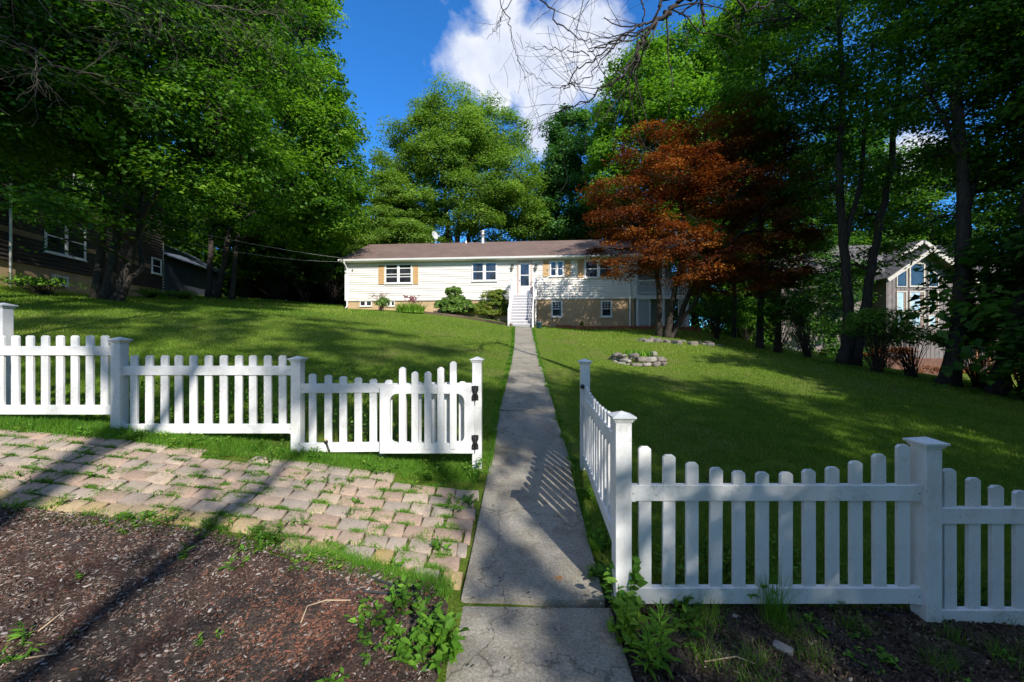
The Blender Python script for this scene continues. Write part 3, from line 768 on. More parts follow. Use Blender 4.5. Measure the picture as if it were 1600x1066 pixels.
# ------------------------------------------------------------------ left neighbour
NL = Vector((-18.7, 14.0)); ndv = Vector((-.196, .981)); nrot = math.atan2(ndv.y, ndv.x)
def np_(px, py):
    k = (px-800)/F
    t = (k*NL.y - NL.x)/(ndv.x - k*ndv.y); Y = NL.y + ndv.y*t
    return t, (533-py)/F*Y + ZC
nh = empty('brown_house', (NL.x, NL.y, 0), nrot)
tag(nh, 'dark brown two-storey house with white window frames in the shade of the left trees', 'house')
zf = np_(20, 408)[1]; ue = np_(255, 440)[0]; zt2 = 10.3
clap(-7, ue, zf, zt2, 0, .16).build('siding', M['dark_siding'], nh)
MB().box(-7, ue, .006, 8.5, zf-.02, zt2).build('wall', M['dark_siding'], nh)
MB().box(-6.95, ue-.05, .05, 8.4, .5, zf-.021).build('foundation', M['found'], nh)
roof_prism(-7.4, ue+.4, -.5, 9, zt2, zt2+2.3, .08, M['roof_grey'], nh)
MB().box(ue-.08, ue+.02, -.03, .08, zf-.3, zt2).build('corner_board', M['trim'], nh, .004)
MB().box(-7, ue, -.05, .0, 5.75, 5.95).build('belt_board', simple('tan_belt', (.20, .15, .09)), nh)
def nwin(x0, x1, z0, z1, **k): return window(nh, np_(x0, 400)[0], np_(x1, 400)[0], z0+ZC, z1+ZC, -.052, **k)
nwin(67, 131, 3.62, 5.06, fw=.05, mull=.08)
nwin(112, 142, 6.4, 7.7, sashes=1, fw=.05)
nwin(235, 250, 3.8, 4.7, sashes=1, fw=.05)
nwin(79, 103.5, 2.35, 2.75, sashes=1, fw=.05, rails=())
nwin(180, 196, 2.75, 3.05, sashes=1, fw=.05, rails=())
u = np_(13, 360)[0]; MB().tube([(u, -.07, g1(-18.6, 14)), (u, -.07, 9.9)], .04, 8).build('downspout', M['trim'], nh)
ad = empty('blue_addition', (0, 0, 0), 0, nh)
bpy.data.objects.remove(ad)
a0, a1 = ue+.03, np_(345, 440)[0]
MB().box(a0, a1, .15, 5, 1.5, 5.05+ZC).build('addition_wall', M['blue_siding'], nh)
roof_prism(a0-.0, a1+.35, -.35, 5.4, 4.95+ZC, 6.5+ZC, .07, M['roof_blue'], nh, 'addition_roof')
MB().box(a1-.07, a1+.01, .10, .2, 2, 4.95+ZC).build('corner_board', M['trim'], nh)
tb = G(8, 442); tk = MB(); tk.lathe([(0, -.05), (.42, -.05), (.45, .0), (.45, .62), (.47, .63), (.47, .70), (.40, .76), (.12, .82), (.12, .9), (0, .9)], (0,0,0), 28)  # white tank beside the house, modelled as a barrel
to = tk.build('white_barrel', M['trim']); to.location = (tb.x+.3, tb.y, tb.z+.02); tag(to, 'pale white barrel standing against the brown house at the left edge', 'barrel')

# ------------------------------------------------------------------ right neighbour (gabled house)
RY = 27.0
def rp(px, py): return (px-800)/F*RY - 26.0, (533-py)/F*RY + ZC
M['trim2'] = simple('muted_trim', (.48, .44, .38), .6, .15)  # trim colour muted so the house stands out less
rh = empty('gabled_house', (26.0, RY, 0)); tag(rh, 'grey wooden house with tall gable windows seen through the right-hand trees', 'house')
gl, ga_, gr = rp(1385, 432), rp(1442, 393), rp(1497, 432)
zb0 = g1(28, 27)-.6
m_ = MB().prism([(gl[0], zb0), (gr[0], zb0), (gr[0], gl[1]), (ga_[0], ga_[1]), (gl[0], gl[1])], 0, 5.5); m_.build('wall', M['grey_siding'], rh)
MB().box(gl[0]-.03, gr[0]+.03, -.06, -.021, zb0-.5, rp(1440, 560)[1]).build('foundation', simple('dull_brick', (.14, .065, .045), .9, .3, 6), rh)
bt = MB(); x = gl[0]+.1
while x < gr[0]-.05:
    zt_ = gl[1] + (ga_[1]-gl[1])*(1-abs(x-ga_[0])/(gr[0]-ga_[0]))-.05; bt.box(x, x+.045, -.02, .01, zb0, zt_); x += .30
bt.build('batten', M['grey_siding'], rh)
def slab(root, p, q, y0, y1, th, mat, name='roof'):
    d = Vector((q[0]-p[0], q[1]-p[1])); n = Vector((-d.y, d.x)).normalized()*th
    if n.y < 0: n = -n
    pl = [(p[0], p[1]), (q[0], q[1]), (q[0]+n.x, q[1]+n.y), (p[0]+n.x, p[1]+n.y)]
    if (pl[1][0]-pl[0][0]) < 0: pl = [pl[1], pl[0], pl[3], pl[2]]
    return MB().prism(pl, y0, y1).build(name, mat, root)
sl = (ga_[1]-gl[1])/(ga_[0]-gl[0])
for sg in (-1, 1):
    e = (ga_[0]+sg*((gr[0]-gl[0])/2+.45), gl[1]-.45*sl)
    slab(rh, (ga_[0], ga_[1]), e, -.6, 6, .14, M['roof_grey'])
    slab(rh, (ga_[0], ga_[1]-.16), (e[0], e[1]-.16), -.64, -.58, .24, M['trim2'], 'barge_board')
# gable glazing
for i, (xa_, xb_, ta, tb_) in enumerate(((1400, 1416.5, 430, 421), (1420, 1444.5, 417, 411.5), (1449.5, 1466, 419, 430))):
    a_, b_2 = rp(xa_, 449), rp(xb_, 449); za, zbb = rp(xa_, ta)[1], rp(xb_, tb_)[1]
    if i == 1: outer = [(a_[0], a_[1]), (b_2[0], a_[1]), (b_2[0], zbb), (a_[0]+.35, zbb+.05), (a_[0], za)]
    else: outer = [(a_[0], a_[1]), (b_2[0], a_[1]), (b_2[0], zbb), (a_[0], za)]
    cx = sum(p[0] for p in outer)/len(outer); cz = sum(p[1] for p in outer)/len(outer)
    inner = [(cx+(p[0]-cx)*.82, cz+(p[1]-cz)*.88) for p in outer]
    f_ = MB().ring(outer, inner, -.06, .0).build('window', M['trim2'], rh); MB().prism(inner, -.03, -.02).build('pane', M['glass'], f_)
M['glass_pale'] = simple('curtained_glass', (.38, .50, .58), .08, .25, 3)  # pale blue pane colour for the light-blue curtains
for xa_, xb_ in ((1400, 1416.5), (1420, 1444.5), (1449.5, 1466)):
    for ya, yb in ((455, 487), (492, 512)):
        p_, q_ = rp(xa_, yb), rp(xb_, ya)
        f_ = MB().frame(p_[0], q_[0], p_[1], q_[1], .09, -.06, .0).build('window', M['trim2'], rh)
        w_ = q_[0]-p_[0]
        MB().box(p_[0]+.08, q_[0]-.08, -.03, -.02, p_[1]+.08, q_[1]-.08).build('pane', M['glass_pale'], f_)
        MB().box(q_[0]-.09-w_*.22, q_[0]-.09, -.034, -.031, p_[1]+.09, q_[1]-.09).build('curtain', simple('brown_curtain', (.22, .15, .11)), f_)
# main wing to the left and upper gable to the right
wl0, wl1 = rp(1240, 420)[0], gl[0]
MB().box(wl0, wl1, 1.2, 8, zb0, rp(1300, 425)[1]).build('wing_wall', M['grey_siding'], rh)
ev, rg = rp(1300, 424)[1], rp(1300, 385)[1]
rp_m = MB(); rp_m.add([(wl0-.4, .6, ev), (gr[0]+6, .6, ev), (gr[0]+6, 5, rg+1.2), (wl0-.4, 5, rg+1.2), (wl0-.4, .6, ev+.12), (gr[0]+6, .6, ev+.12), (gr[0]+6, 5, rg+1.32), (wl0-.4, 5, rg+1.32), (wl0-.4, 9.4, ev), (gr[0]+6, 9.4, ev)],
    [(0,1,2,3), (4,7,6,5), (0,4,5,1), (0,3,7,4), (1,5,6,2), (7,8,9,6)]); rp_m.build('roof', M['roof_grey'], rh)
a2, l2, r2 = rp(1472, 370), rp(1425, 402), rp(1560, 436)
MB().prism([(l2[0], zb0), (r2[0], zb0), (r2[0], r2[1]), (a2[0], a2[1]), (l2[0], l2[1])], 2.0, 7).build('upper_wall', M['grey_siding'], rh)
for q in (l2, r2):
    slab(rh, (a2[0], a2[1]), (q[0], q[1]), 1.2, 7.6, .14, M['roof_grey']); slab(rh, (a2[0], a2[1]-.15), (q[0], q[1]-.15), 1.14, 1.2, .24, M['trim2'], 'barge_board')
MB().box(gr[0]+.02, gr[0]+6, 2.1, 8, zb0, rp(1560, 438)[1]).build('wing_wall', M['grey_siding'], rh)
dz_ = rp(1500, 500)[1]
dkm = MB(); dkm.box(gr[0]+.05, gr[0]+5.5, -1, 2.0, dz_-.15, dz_); 
for k in range(7): x = gr[0]+.1+k*.88; dkm.box(x, x+.1, -1.0, -.9, zb0, dz_+1.0)
dkm.box(gr[0]+.05, gr[0]+5.5, -.99, -.91, dz_+.9, dz_+1.0); dkm.box(gr[0]+.05, gr[0]+5.5, -.98, -.92, dz_+.45, dz_+.52)
dkm.build('side_deck', M['orange'], rh)

# ------------------------------------------------------------------ foliage machinery
LEAF = np.array([(-.5, 0, 0), (-.05, .5, .10), (.5, 0, -.06), (-.05, -.5, .10)])       # diamond, slightly folded
def norm(a): return a/np.maximum(np.linalg.norm(a, axis=-1, keepdims=True), 1e-9)
def leaf_quads(c, nrm, L, W, rng, droop=.2, axis=None):
    n = len(c); nrm = norm(nrm)
    ax = rng.normal(size=(n, 3)) if axis is None else axis + rng.normal(size=(n, 3))*.25
    ax[:, 2] -= droop
    ax = norm(ax - nrm*(ax*nrm).sum(1, keepdims=True)); sd = np.cross(nrm, ax)
    L = (L*rng.uniform(.5, 1.35, n))[:, None]; W = L*W
    v = np.stack([c + ax*L*p[0] + sd*W*p[1] + nrm*L*p[2] for p in LEAF], 1)
    return v.reshape(-1, 3), np.arange(n*4).reshape(n, 4)
def lobe(px, py, Y, rx, rz, ry=None):
    """lobe of a crown measured in the photo: centre pixel, distance, radii in pixels -> metres"""
    c = P(px, py, Y); s = Y/F; return (c.x, c.y, c.z, rx*s, (ry if ry else rx*s), rz*s)
def bez(a, b, c, n):
    t = np.linspace(0, 1, n)[:, None]; return (1-t)**2*a + 2*t*(1-t)*b + t*t*c
def make_tree(name, label, cat, group, base, stems, lobes, nclump, nleaf, L, leaf, bark, seed, cl=(.75, .38), W=.62, shell=.55, droop=.2, up=1.0, tw=1.0, r0=None):
    """base (x,y,z); stems: list of (points, r_start, r_end); lobes in world metres"""
    rng = np.random.default_rng(seed); B = np.array(base, float)
    root = empty(name, base); tag(root, label, cat, group)
    lob = np.array(lobes, float); vol = (lob[:, 3]*lob[:, 4]*lob[:, 5])**.75; k = rng.choice(len(lob), nclump, p=vol/vol.sum())
    d = norm(rng.normal(size=(nclump, 3))); rr = shell + (1-shell)*rng.random(nclump)**.6
    rr *= 1 + .16*np.sin(d[:, 0]*5+k*1.7)*np.cos(d[:, 2]*6+k)
    cc = lob[k, :3] + d*rr[:, None]*lob[k, 3:6]
    # stems and limbs
    mb = MB(); sp = []
    for pts, ra, rb in stems:
        pts = [np.array(p, float) for p in pts]
        # smooth resample with slight wobble
        t = np.linspace(0, len(pts)-1, len(pts)*4); P_ = np.array([np.array([np.interp(q, range(len(pts)), [p[j] for p in pts]) for j in range(3)]) for q in t])
        P_[1:-1] += rng.normal(0, .035, P_[1:-1].shape)*(min(1, ra*3))
        rad = ra + (rb-ra)*np.linspace(0, 1, len(P_))**.8; rad[0] *= 1.45; rad[1] *= 1.12
        mb.tube([p-B for p in P_], list(rad), 10); sp.append(P_)
    allp = np.concatenate(sp)
    for i, l in enumerate(lob):
        c = l[:3]; dd = np.linalg.norm((allp-c)*[1, 1, .6], axis=1) + np.where(allp[:, 2] > c[2]-.2*l[5], 6, 0)
        s = allp[int(np.argmin(dd))]; ctrl = s*.55 + c*.45; ctrl[2] += .22*np.linalg.norm(c-s)
        path = bez(s, ctrl, c, 7); ra = (.035+.018*np.linalg.norm(c-s))*tw
        path[1:] += rng.normal(0, .05, path[1:].shape)
        mb.tube([p-B for p in path], list(np.linspace(ra, ra*.35, 7)), 6)
        mine = np.where(k == i)[0]; mine = mine[:max(6, int(len(mine)*.5))][:46]
        for j in mine:
            s2 = path[rng.integers(2, 7)]; ct = s2*.5+cc[j]*.5; ct[2] += .12*np.linalg.norm(cc[j]-s2)*rng.normal(.6, .6)
            q = bez(s2, ct, cc[j], 4); mb.tube([p-B for p in q], list(np.linspace(ra*.32, .006, 4)), 4, cap=False)
    tr_ = mb.build('trunk', bark, root)
    # leaves
    per = rng.multinomial(nleaf, rng.dirichlet(np.full(nclump, 3.0))); ci = np.repeat(np.arange(nclump), per); n = len(ci)
    size = rng.uniform(.6, 1.3, nclump)
    off = rng.normal(size=(n, 3)); off = norm(off)*(rng.random((n, 1))**.5)*1.25
    off *= np.array([cl[0], cl[0], cl[1]])*size[ci][:, None]
    p = cc[ci] + off; p[:, 2] -= .25*np.hypot(off[:, 0], off[:, 1])**1.3
    out = norm(p-lob[k[ci], :3]); nr = out*.45 + np.array([0, 0, up]) + rng.normal(0, .45, (n, 3))
    v, f = leaf_quads(p-B, nr, L, W, rng, droop)
    cv = rng.normal(.47, .20, nclump)[ci] + rng.normal(0, .17, n)
    me = np_mesh('crown', v, f, 4, np.repeat(np.clip(cv, 0, 1), 4)); link_mesh('crown', me, leaf, root)
    return root
def copy_tree(src, loc, rz, s, label=None, group=None):
    r = src.copy(); col.objects.link(r); r.location = loc; r.rotation_euler = (0, 0, rz); r.scale = (s, s, s*random.uniform(.92, 1.1))
    if label: r['label'] = label
    if group: r['group'] = group
    for ch in src.children:
        c = ch.copy(); col.objects.link(c); c.parent = r
    return r
def st(*pp): return [tuple(P(x, y, Y)) for x, y, Y in pp]
def gbase(px, py): g = G(px, py); return (g.x, g.y, g.z-.1)

# --- left mass
b1 = gbase(178, 470); Yb = b1[1]
make_tree('maple_tree', 'large dark many-stemmed maple in front of the brown house', 'tree', None, b1,
    [(st((150, 472, Yb), (158, 400, Yb), (160, 320, Yb), (145, 200, Yb-.5), (130, 60, Yb-1)), .15, .07),
     (st((166, 474, Yb), (180, 400, Yb), (188, 300, Yb), (200, 170, Yb), (215, 20, Yb)), .17, .07),
     (st((180, 474, Yb-.2), (205, 400, Yb-.3), (225, 330, Yb-.5), (262, 272, Yb-1), (330, 235, Yb-1.5)), .14, .04),
     (st((186, 476, Yb-.2), (200, 440, Yb-.3), (222, 420, Yb), (215, 350, Yb+.5), (235, 240, Yb+1), (270, 80, Yb+1)), .11, .05)],
    [lobe(60, 90, Yb-2, 95, 80), lobe(170, 40, Yb-2, 100, 90), lobe(290, 60, Yb-1, 95, 85), lobe(120, 190, Yb-1, 95, 60), lobe(40, 230, Yb, 80, 50),
     lobe(230, 180, Yb-2, 90, 60), lobe(330, 170, Yb-1.5, 80, 60), lobe(300, 275, Yb-1, 75, 45), lobe(380, 250, Yb-.5, 60, 50), lobe(180, 265, Yb+.5, 70, 35),
     lobe(250, 330, Yb+2, 60, 28), lobe(380, 80, Yb, 70, 70), lobe(60, -40, Yb-2, 110, 70), lobe(220, -60, Yb-1, 120, 80), lobe(360, -50, Yb, 90, 80), lobe(90, 290, Yb-2.2, 60, 20), lobe(55, 318, Yb-3.5, 55, 12), lobe(150, 330, Yb-1.5, 40, 16), lobe(225, 365, Yb+1, 34, 14), lobe(100, 375, Yb-2.5, 26, 9)],
    760, 100000, .145, M['leaf_mid'], M['bark'], 11, cl=(.8, .34))  # darker leaf colour stands in for shade on this crown
b2 = gbase(345, 467); Yc = b2[1]
make_tree('maple_tree', 'tall sunlit maple closing the left side of the open sky, beside the lawn edge', 'tree', None, b2,
    [(st((326, 467, Yc), (329, 400, Yc), (333, 330, Yc), (330, 200, Yc), (350, 60, Yc)), .17, .08),
     (st((338, 470, Yc), (352, 400, Yc), (365, 320, Yc), (400, 200, Yc), (430, 60, Yc)), .19, .08),
     (st((362, 469, Yc), (368, 400, Yc+.3), (378, 320, Yc+.5), (420, 250, Yc), (480, 180, Yc)), .16, .05)],
    [lobe(465, 60, Yc, 60, 70), lobe(430, -30, Yc, 85, 70), lobe(490, 130, Yc-1, 52, 50), lobe(515, 200, Yc-1, 50, 42), lobe(525, 270, Yc-1, 50, 40),
     lobe(515, 330, Yc-.5, 55, 35), lobe(440, 200, Yc-2, 60, 55), lobe(450, 290, Yc-2, 55, 45), lobe(400, 120, Yc-1, 70, 60), lobe(440, 360, Yc-.5, 50, 30),
     lobe(370, 230, Yc, 60, 60), lobe(380, 320, Yc, 60, 35), lobe(330, 60, Yc+1, 80, 80), lobe(500, 375, Yc+1, 45, 25), lobe(320, 350, Yc+1, 50, 25)],
    760, 105000, .21, M['leaf_maple'], M['bark'], 12, cl=(.8, .40))
b3 = (-13.8, 9.6, g1(-13.8, 9.6)-.1)
make_tree('maple_tree', 'dark leafy tree whose trunk stands at the left edge', 'tree', None, b3,
    [([b3, (-13.7, 9.6, 4.5), (-13.6, 9.7, 8), (-13.2, 9.8, 12)], .20, .1)],
    [lobe(-30, 60, 10, 110, 80), lobe(40, 0, 10.5, 100, 60), lobe(-60, 180, 10, 90, 50), lobe(20, 150, 10.5, 55, 32), lobe(110, -40, 11, 90, 60), lobe(-100, 0, 9, 120, 100)],
    300, 36000, .13, M['leaf_dark'], M['bark'], 13, cl=(.6, .22))  # dark leaf colour stands in for shade at the left edge
b4 = (-22, 32, g1(-22, 32)-.1)
TA = make_tree('oak_tree', 'tall tree rising behind the brown house', 'tree', 'woodland trees behind the gardens', b4,
    [([b4, (-22, 32, 10), (-21.5, 32, 16), (-21, 32, 22)], .35, .1), ([(-22, 32, 6), (-24, 32.5, 12), (-25.5, 33, 18)], .2, .07)],
    [(-22, 32, 22, 5, 5, 4), (-25, 31, 17, 4.5, 4.5, 4), (-18.5, 32, 17, 4.5, 4.5, 4), (-22, 30, 13, 5.5, 4.5, 4), (-26.5, 32, 11.5, 3.5, 4, 3), (-17.5, 32, 11, 3.5, 4, 3.5), (-22, 33, 8.5, 4.5, 4, 2.5), (-21, 31, 25, 3.5, 3.5, 3)],
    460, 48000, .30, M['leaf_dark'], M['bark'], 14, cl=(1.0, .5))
# --- honey locust behind the house
b5 = (-4.6, 36.5, g1(-4.6, 36.5)-.1)
make_tree('locust_tree', 'feathery light green spreading tree right behind the middle of the cream house', 'tree', None, b5,
    [(st((700, 455, 36.5), (700, 370, 36.5), (695, 300, 36.5), (680, 220, 36.5)), .30, .08), (st((708, 455, 36.5), (716, 360, 36.5), (722, 290, 36.5), (740, 180, 36.5)), .34, .08),
     (st((730, 455, 36.8), (732, 370, 37), (760, 300, 37), (790, 240, 37)), .24, .06), (st((692, 455, 36), (675, 370, 36), (640, 310, 36), (620, 280, 36)), .2, .05)],
    [lobe(715, 185, 36.5, 62, 42), lobe(660, 215, 36, 50, 38), lobe(775, 215, 36, 52, 38), lobe(635, 262, 35.5, 42, 30), lobe(700, 255, 34.5, 62, 34), lobe(790, 268, 35, 56, 34),
     lobe(750, 300, 34, 62, 26), lobe(655, 320, 35, 52, 22), lobe(805, 322, 35.5, 46, 24), lobe(740, 345, 33.8, 50, 18), lobe(640, 352, 36, 46, 20), lobe(820, 352, 36, 36, 18), lobe(725, 220, 35, 60, 40)],
    700, 150000, .21, M['leaf_honey'], M['bark_grey'], 15, cl=(1.0, .50), W=.55, shell=.45, up=1.2, tw=1.0)
b6 = (-11.5, 33.5, g1(-11.5, 33.5)-.1)
make_tree('locust_tree', 'small light green tree behind the left end of the cream house roof', 'tree', None, b6,
    [([b6, (-11.3, 33.5, 8), (-10.8, 33.5, 11.5), (-10.3, 33.5, 15)], .2, .06)],
    [lobe(610, 300, 33.5, 34, 30), lobe(590, 345, 33, 36, 26), lobe(640, 365, 32.5, 44, 20), lobe(600, 385, 33, 50, 22), lobe(565, 370, 33.5, 36, 30), lobe(625, 330, 34, 36, 20)],
    280, 50000, .19, M['leaf_honey'], M['bark'], 16, cl=(.9, .26), W=.55, up=1.3)
# --- darker tree right of the locust, and the tall bright oak
b7 = (5.6, 38, g1(5.6, 38)-.1)
make_tree('oak_tree', 'narrow dark green tree between the feathery tree and the tall bright oak', 'tree', None, b7,
    [([b7, (5.6, 38, 10), (5.8, 38, 16), (6, 38, 21)], .3, .08)],
    [lobe(890, 205, 38, 34, 34), lobe(905, 245, 37, 42, 34), lobe(870, 270, 37, 32, 30), lobe(900, 305, 36.5, 46, 30), lobe(880, 350, 36.5, 48, 28), lobe(850, 330, 37.5, 30, 34), lobe(925, 350, 37, 40, 30)],
    340, 52000, .26, M['leaf_blue'], M['bark'], 17, cl=(.85, .45))
b8 = (14.0, 31.5, g1(14, 31.5)-.1)
make_tree('oak_tree', 'tall bright green oak rising above the red maple', 'tree', None, b8,
    [([b8, (14, 31.5, 8), (13.8, 31.5, 15), (13.6, 31.5, 23)], .42, .1), ([(14, 31.5, 8), (16, 31.5, 14), (17.5, 31.5, 20)], .22, .07), ([(14, 31.5, 9), (11.5, 31, 14), (9.5, 31, 17)], .2, .06)],
    [lobe(1065, 95, 31.5, 62, 46), lobe(1010, 125, 31, 58, 46), lobe(1120, 110, 31, 56, 44), lobe(975, 170, 30.5, 46, 40), lobe(1040, 175, 29.8, 66, 44), lobe(1110, 180, 30, 60, 44),
     lobe(965, 235, 31, 44, 34), lobe(1020, 245, 30.5, 60, 40), lobe(1090, 255, 30.5, 64, 42), lobe(950, 290, 31.5, 40, 34), lobe(1150, 220, 31.5, 56, 50), lobe(1000, 310, 32, 60, 40), lobe(1140, 300, 32, 60, 45)],
    720, 110000, .26, M['leaf_bright'], M['bark'], 18, cl=(.95, .5))
# --- red maple
b9 = gbase(1040, 527); Yr = b9[1]
RM = make_tree('red_maple', 'spreading many-stemmed red-leaved maple in front of the porch', 'tree', None, b9,
    [(st((1030, 530, Yr), (1030, 460, Yr), (1024, 410, Yr), (1000, 350, Yr-.4), (985, 290, Yr-.6)), .16, .05),
     (st((1042, 532, Yr-.2), (1050, 470, Yr-.2), (1062, 420, Yr), (1068, 350, Yr), (1060, 270, Yr)), .18, .05),
     (st((1050, 530, Yr), (1072, 470, Yr), (1096, 420, Yr), (1130, 350, Yr), (1160, 290, Yr)), .15, .05),
     (st((1046, 530, Yr-.3), (1066, 500, Yr-.3), (1088, 470, Yr-.5), (1120, 400, Yr-.8), (1190, 330, Yr-1)), .12, .04)],
    [lobe(1015, 232, Yr, 52, 32), lobe(962, 300, Yr-.5, 48, 20), lobe(1050, 275, Yr-.8, 70, 36), lobe(985, 345, Yr-.8, 58, 24), lobe(1110, 225, Yr, 60, 38), lobe(1180, 235, Yr, 60, 38),
     lobe(1130, 300, Yr-.8, 80, 38), lobe(1050, 375, Yr-1, 62, 28), lobe(955, 390, Yr-.6, 34, 20), lobe(1235, 290, Yr, 52, 34), lobe(1200, 360, Yr-.5, 62, 30), lobe(1120, 400, Yr-1, 60, 26), lobe(975, 425, Yr-.4, 26, 12), lobe(1250, 350, Yr+.4, 40, 26), lobe(1010, 405, Yr-1.2, 50, 18), lobe(1150, 440, Yr-.8, 60, 22), lobe(1075, 425, Yr-1.4, 46, 16), lobe(1220, 420, Yr-.3, 50, 26), lobe(1180, 185, Yr+.3, 60, 26)],
    760, 125000, .12, M['leaf_red'], M['bark'], 19, cl=(.62, .17), W=.5, up=1.4, droop=.3)
# --- trees along the right boundary
def rtree(label, base, stems, lobes, nc, nl, seed, L=.14, mat='leaf_dark', cl=(.75, .3), cat='tree'):
    return make_tree('boundary_tree', label, cat, None, base, stems, lobes, nc, nl, L, M[mat], M['bark'], seed, cl=cl)
b = gbase(1322, 570); Y = b[1]
rtree('dark tree forking low into a V beside the gabled house, right of the red maple', b,
    [(st((1318, 574, Y), (1326, 500, Y), (1320, 400, Y), (1312, 280, Y), (1318, 120, Y), (1310, 0, Y)), .24, .08), (st((1332, 572, Y), (1352, 480, Y), (1366, 400, Y), (1385, 300, Y), (1402, 180, Y), (1410, 40, Y)), .22, .07), (st((1318, 380, Y), (1345, 290, Y), (1352, 180, Y), (1365, 60, Y)), .12, .05)],
    [lobe(1230, 120, Y, 80, 60), lobe(1310, 60, Y, 90, 70), lobe(1400, 100, Y, 80, 60), lobe(1250, 210, Y+1, 60, 45), lobe(1350, 190, Y, 80, 45), lobe(1290, 290, Y+1, 70, 40), lobe(1400, 270, Y+1.5, 70, 40), lobe(1200, 30, Y, 70, 60), lobe(1340, 350, Y+2, 60, 22), lobe(1320, -60, Y, 110, 70), lobe(1360, 400, Y+2.5, 45, 22), lobe(1290, 420, Y+2, 40, 40)],
    470, 44000, 21, .16, 'leaf_mid')
b = gbase(1482, 602); Y = b[1]
rtree('dark straight-trunked tree just left of the gable windows of the neighbour', b,
    [(st((1480, 606, Y), (1498, 520, Y), (1508, 420, Y), (1506, 300, Y), (1496, 150, Y), (1500, 0, Y), (1505, -120, Y)), .26, .10), (st((1506, 260, Y), (1480, 200, Y), (1440, 120, Y)), .09, .04), (st((1507, 330, Y), (1550, 210, Y), (1610, 120, Y)), .11, .05)],
    [lobe(1480, 60, Y, 90, 60), lobe(1570, 100, Y, 90, 60), lobe(1430, 150, Y, 70, 40), lobe(1540, 200, Y+.5, 80, 45), lobe(1450, 250, Y+1, 60, 35), lobe(1580, 300, Y+.5, 70, 35), lobe(1520, -40, Y, 120, 80), lobe(1545, 385, Y+.8, 60, 18), lobe(1620, 200, Y, 70, 60), lobe(1530, 440, Y+1.5, 38, 22), lobe(1455, 345, Y+1, 50, 16), lobe(1560, 480, Y+1.5, 36, 24)],
    430, 40000, 22, .14, 'leaf_mid')
b = gbase(1560, 616); Y = b[1]
rtree('dark leaning tree at the far right of the lawn edge', b,
    [(st((1556, 620, Y), (1580, 540, Y), (1596, 450, Y), (1606, 330, Y), (1625, 180, Y), (1640, 0, Y)), .25, .1)],
    [lobe(1640, 60, Y, 100, 80), lobe(1600, 240, Y, 60, 40), lobe(1680, 240, Y, 90, 60), lobe(1585, 400, Y, 40, 20), lobe(1650, 370, Y, 70, 30), lobe(1590, -50, Y, 110, 80)],
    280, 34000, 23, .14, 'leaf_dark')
b = (13.6, 20.5, g1(13.6, 20.5)-.1); Y = 20.5
rtree('dark slim tree right behind the red maple', b,
    [(st((1186, 556, Y), (1190, 470, Y), (1186, 360, Y), (1190, 220, Y), (1195, 60, Y)), .2, .07)],
    [lobe(1200, 100, Y, 75, 55), lobe(1160, 190, Y+1, 60, 45), lobe(1230, 210, Y, 60, 45), lobe(1240, 390, Y+1, 50, 40), lobe(1180, 30, Y, 70, 50), lobe(1210, 300, Y+1, 60, 40), lobe(1255, 455, Y+1.5, 40, 35)],
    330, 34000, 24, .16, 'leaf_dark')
b = (12.6, 23.5, g1(12.6, 23.5)-.1); Y = 23.5
rtree('dark slim tree beside the porch, behind the stems of the red maple', b,
    [(st((1146, 545, Y), (1148, 470, Y), (1143, 360, Y), (1150, 240, Y)), .16, .06)],
    [lobe(1150, 250, Y, 60, 40), lobe(1120, 330, Y+1, 50, 40), lobe(1180, 340, Y+1, 50, 40), lobe(1110, 410, Y+2, 40, 35), lobe(1165, 420, Y+1.5, 45, 40), lobe(1140, 480, Y+2.5, 40, 25)],
    250, 26000, 25, .16, 'leaf_dark')

# --- generic woodland behind everything, copies of two trees
TB = make_tree('woodland_tree', 'mid green tree in the woodland behind the cream house', 'tree', 'woodland trees behind the gardens', (2, 46, g1(2, 46)-.2),
    [([(2, 46, g1(2,46)-.2), (2, 46, 10), (2.2, 46, 17)], .35, .1)],
    [(2, 46, 17.5, 4, 4, 3.5), (-1, 45, 13.5, 4, 4, 3.5), (5, 45.5, 13.5, 4, 4, 3.5), (2, 44, 11, 5, 4, 3.5), (-2.5, 46, 8.5, 3.5, 4, 3), (6.5, 46, 8.5, 3.5, 4, 3), (2, 44.5, 7, 4.5, 3, 2.5), (-1, 44, 5, 3.5, 3, 2), (5, 44.3, 5, 3.5, 3, 2)],
    420, 44000, .32, M['leaf_dark'], M['bark'], 31, cl=(1.05, .55))
k = 0
for (x, y, s, src) in ((-34, 30, 1.0, TA), (-31, 42, 1.1, TB), (-20, 42, 1.0, TA), (-12, 46, .95, TB), (-27, 24, .8, TB), (11, 44, 1.05, TB), (20, 42, 1.1, TA), (28, 44, 1.0, TB), (36, 42, 1.1, TA),
                       (44, 38, 1.1, TB), (20, 33, .9, TB), (37, 33, .9, TA), (47, 28, 1.1, TA), (31, 37, 1.0, TA), (-24, 50, 1.1, TB), (52, 18, 1.2, TB), (-44, 20, 1.1, TA), (24, 30.5, .62, TB), (-15.2, 38, .8, TB), (-20.5, 37, .7, TB), (-25, 38, .8, TB)):
    c = copy_tree(src, (x, y, g1(x, y)-.2), k*1.9, s, None, 'woodland trees behind the gardens'); c['label'] = 'tall green tree in the woodland behind the houses'; k += 1
TA['label'] = TB['label'] = 'tall green tree in the woodland behind the houses'
TA['group'] = TB['group'] = 'woodland trees behind the gardens'
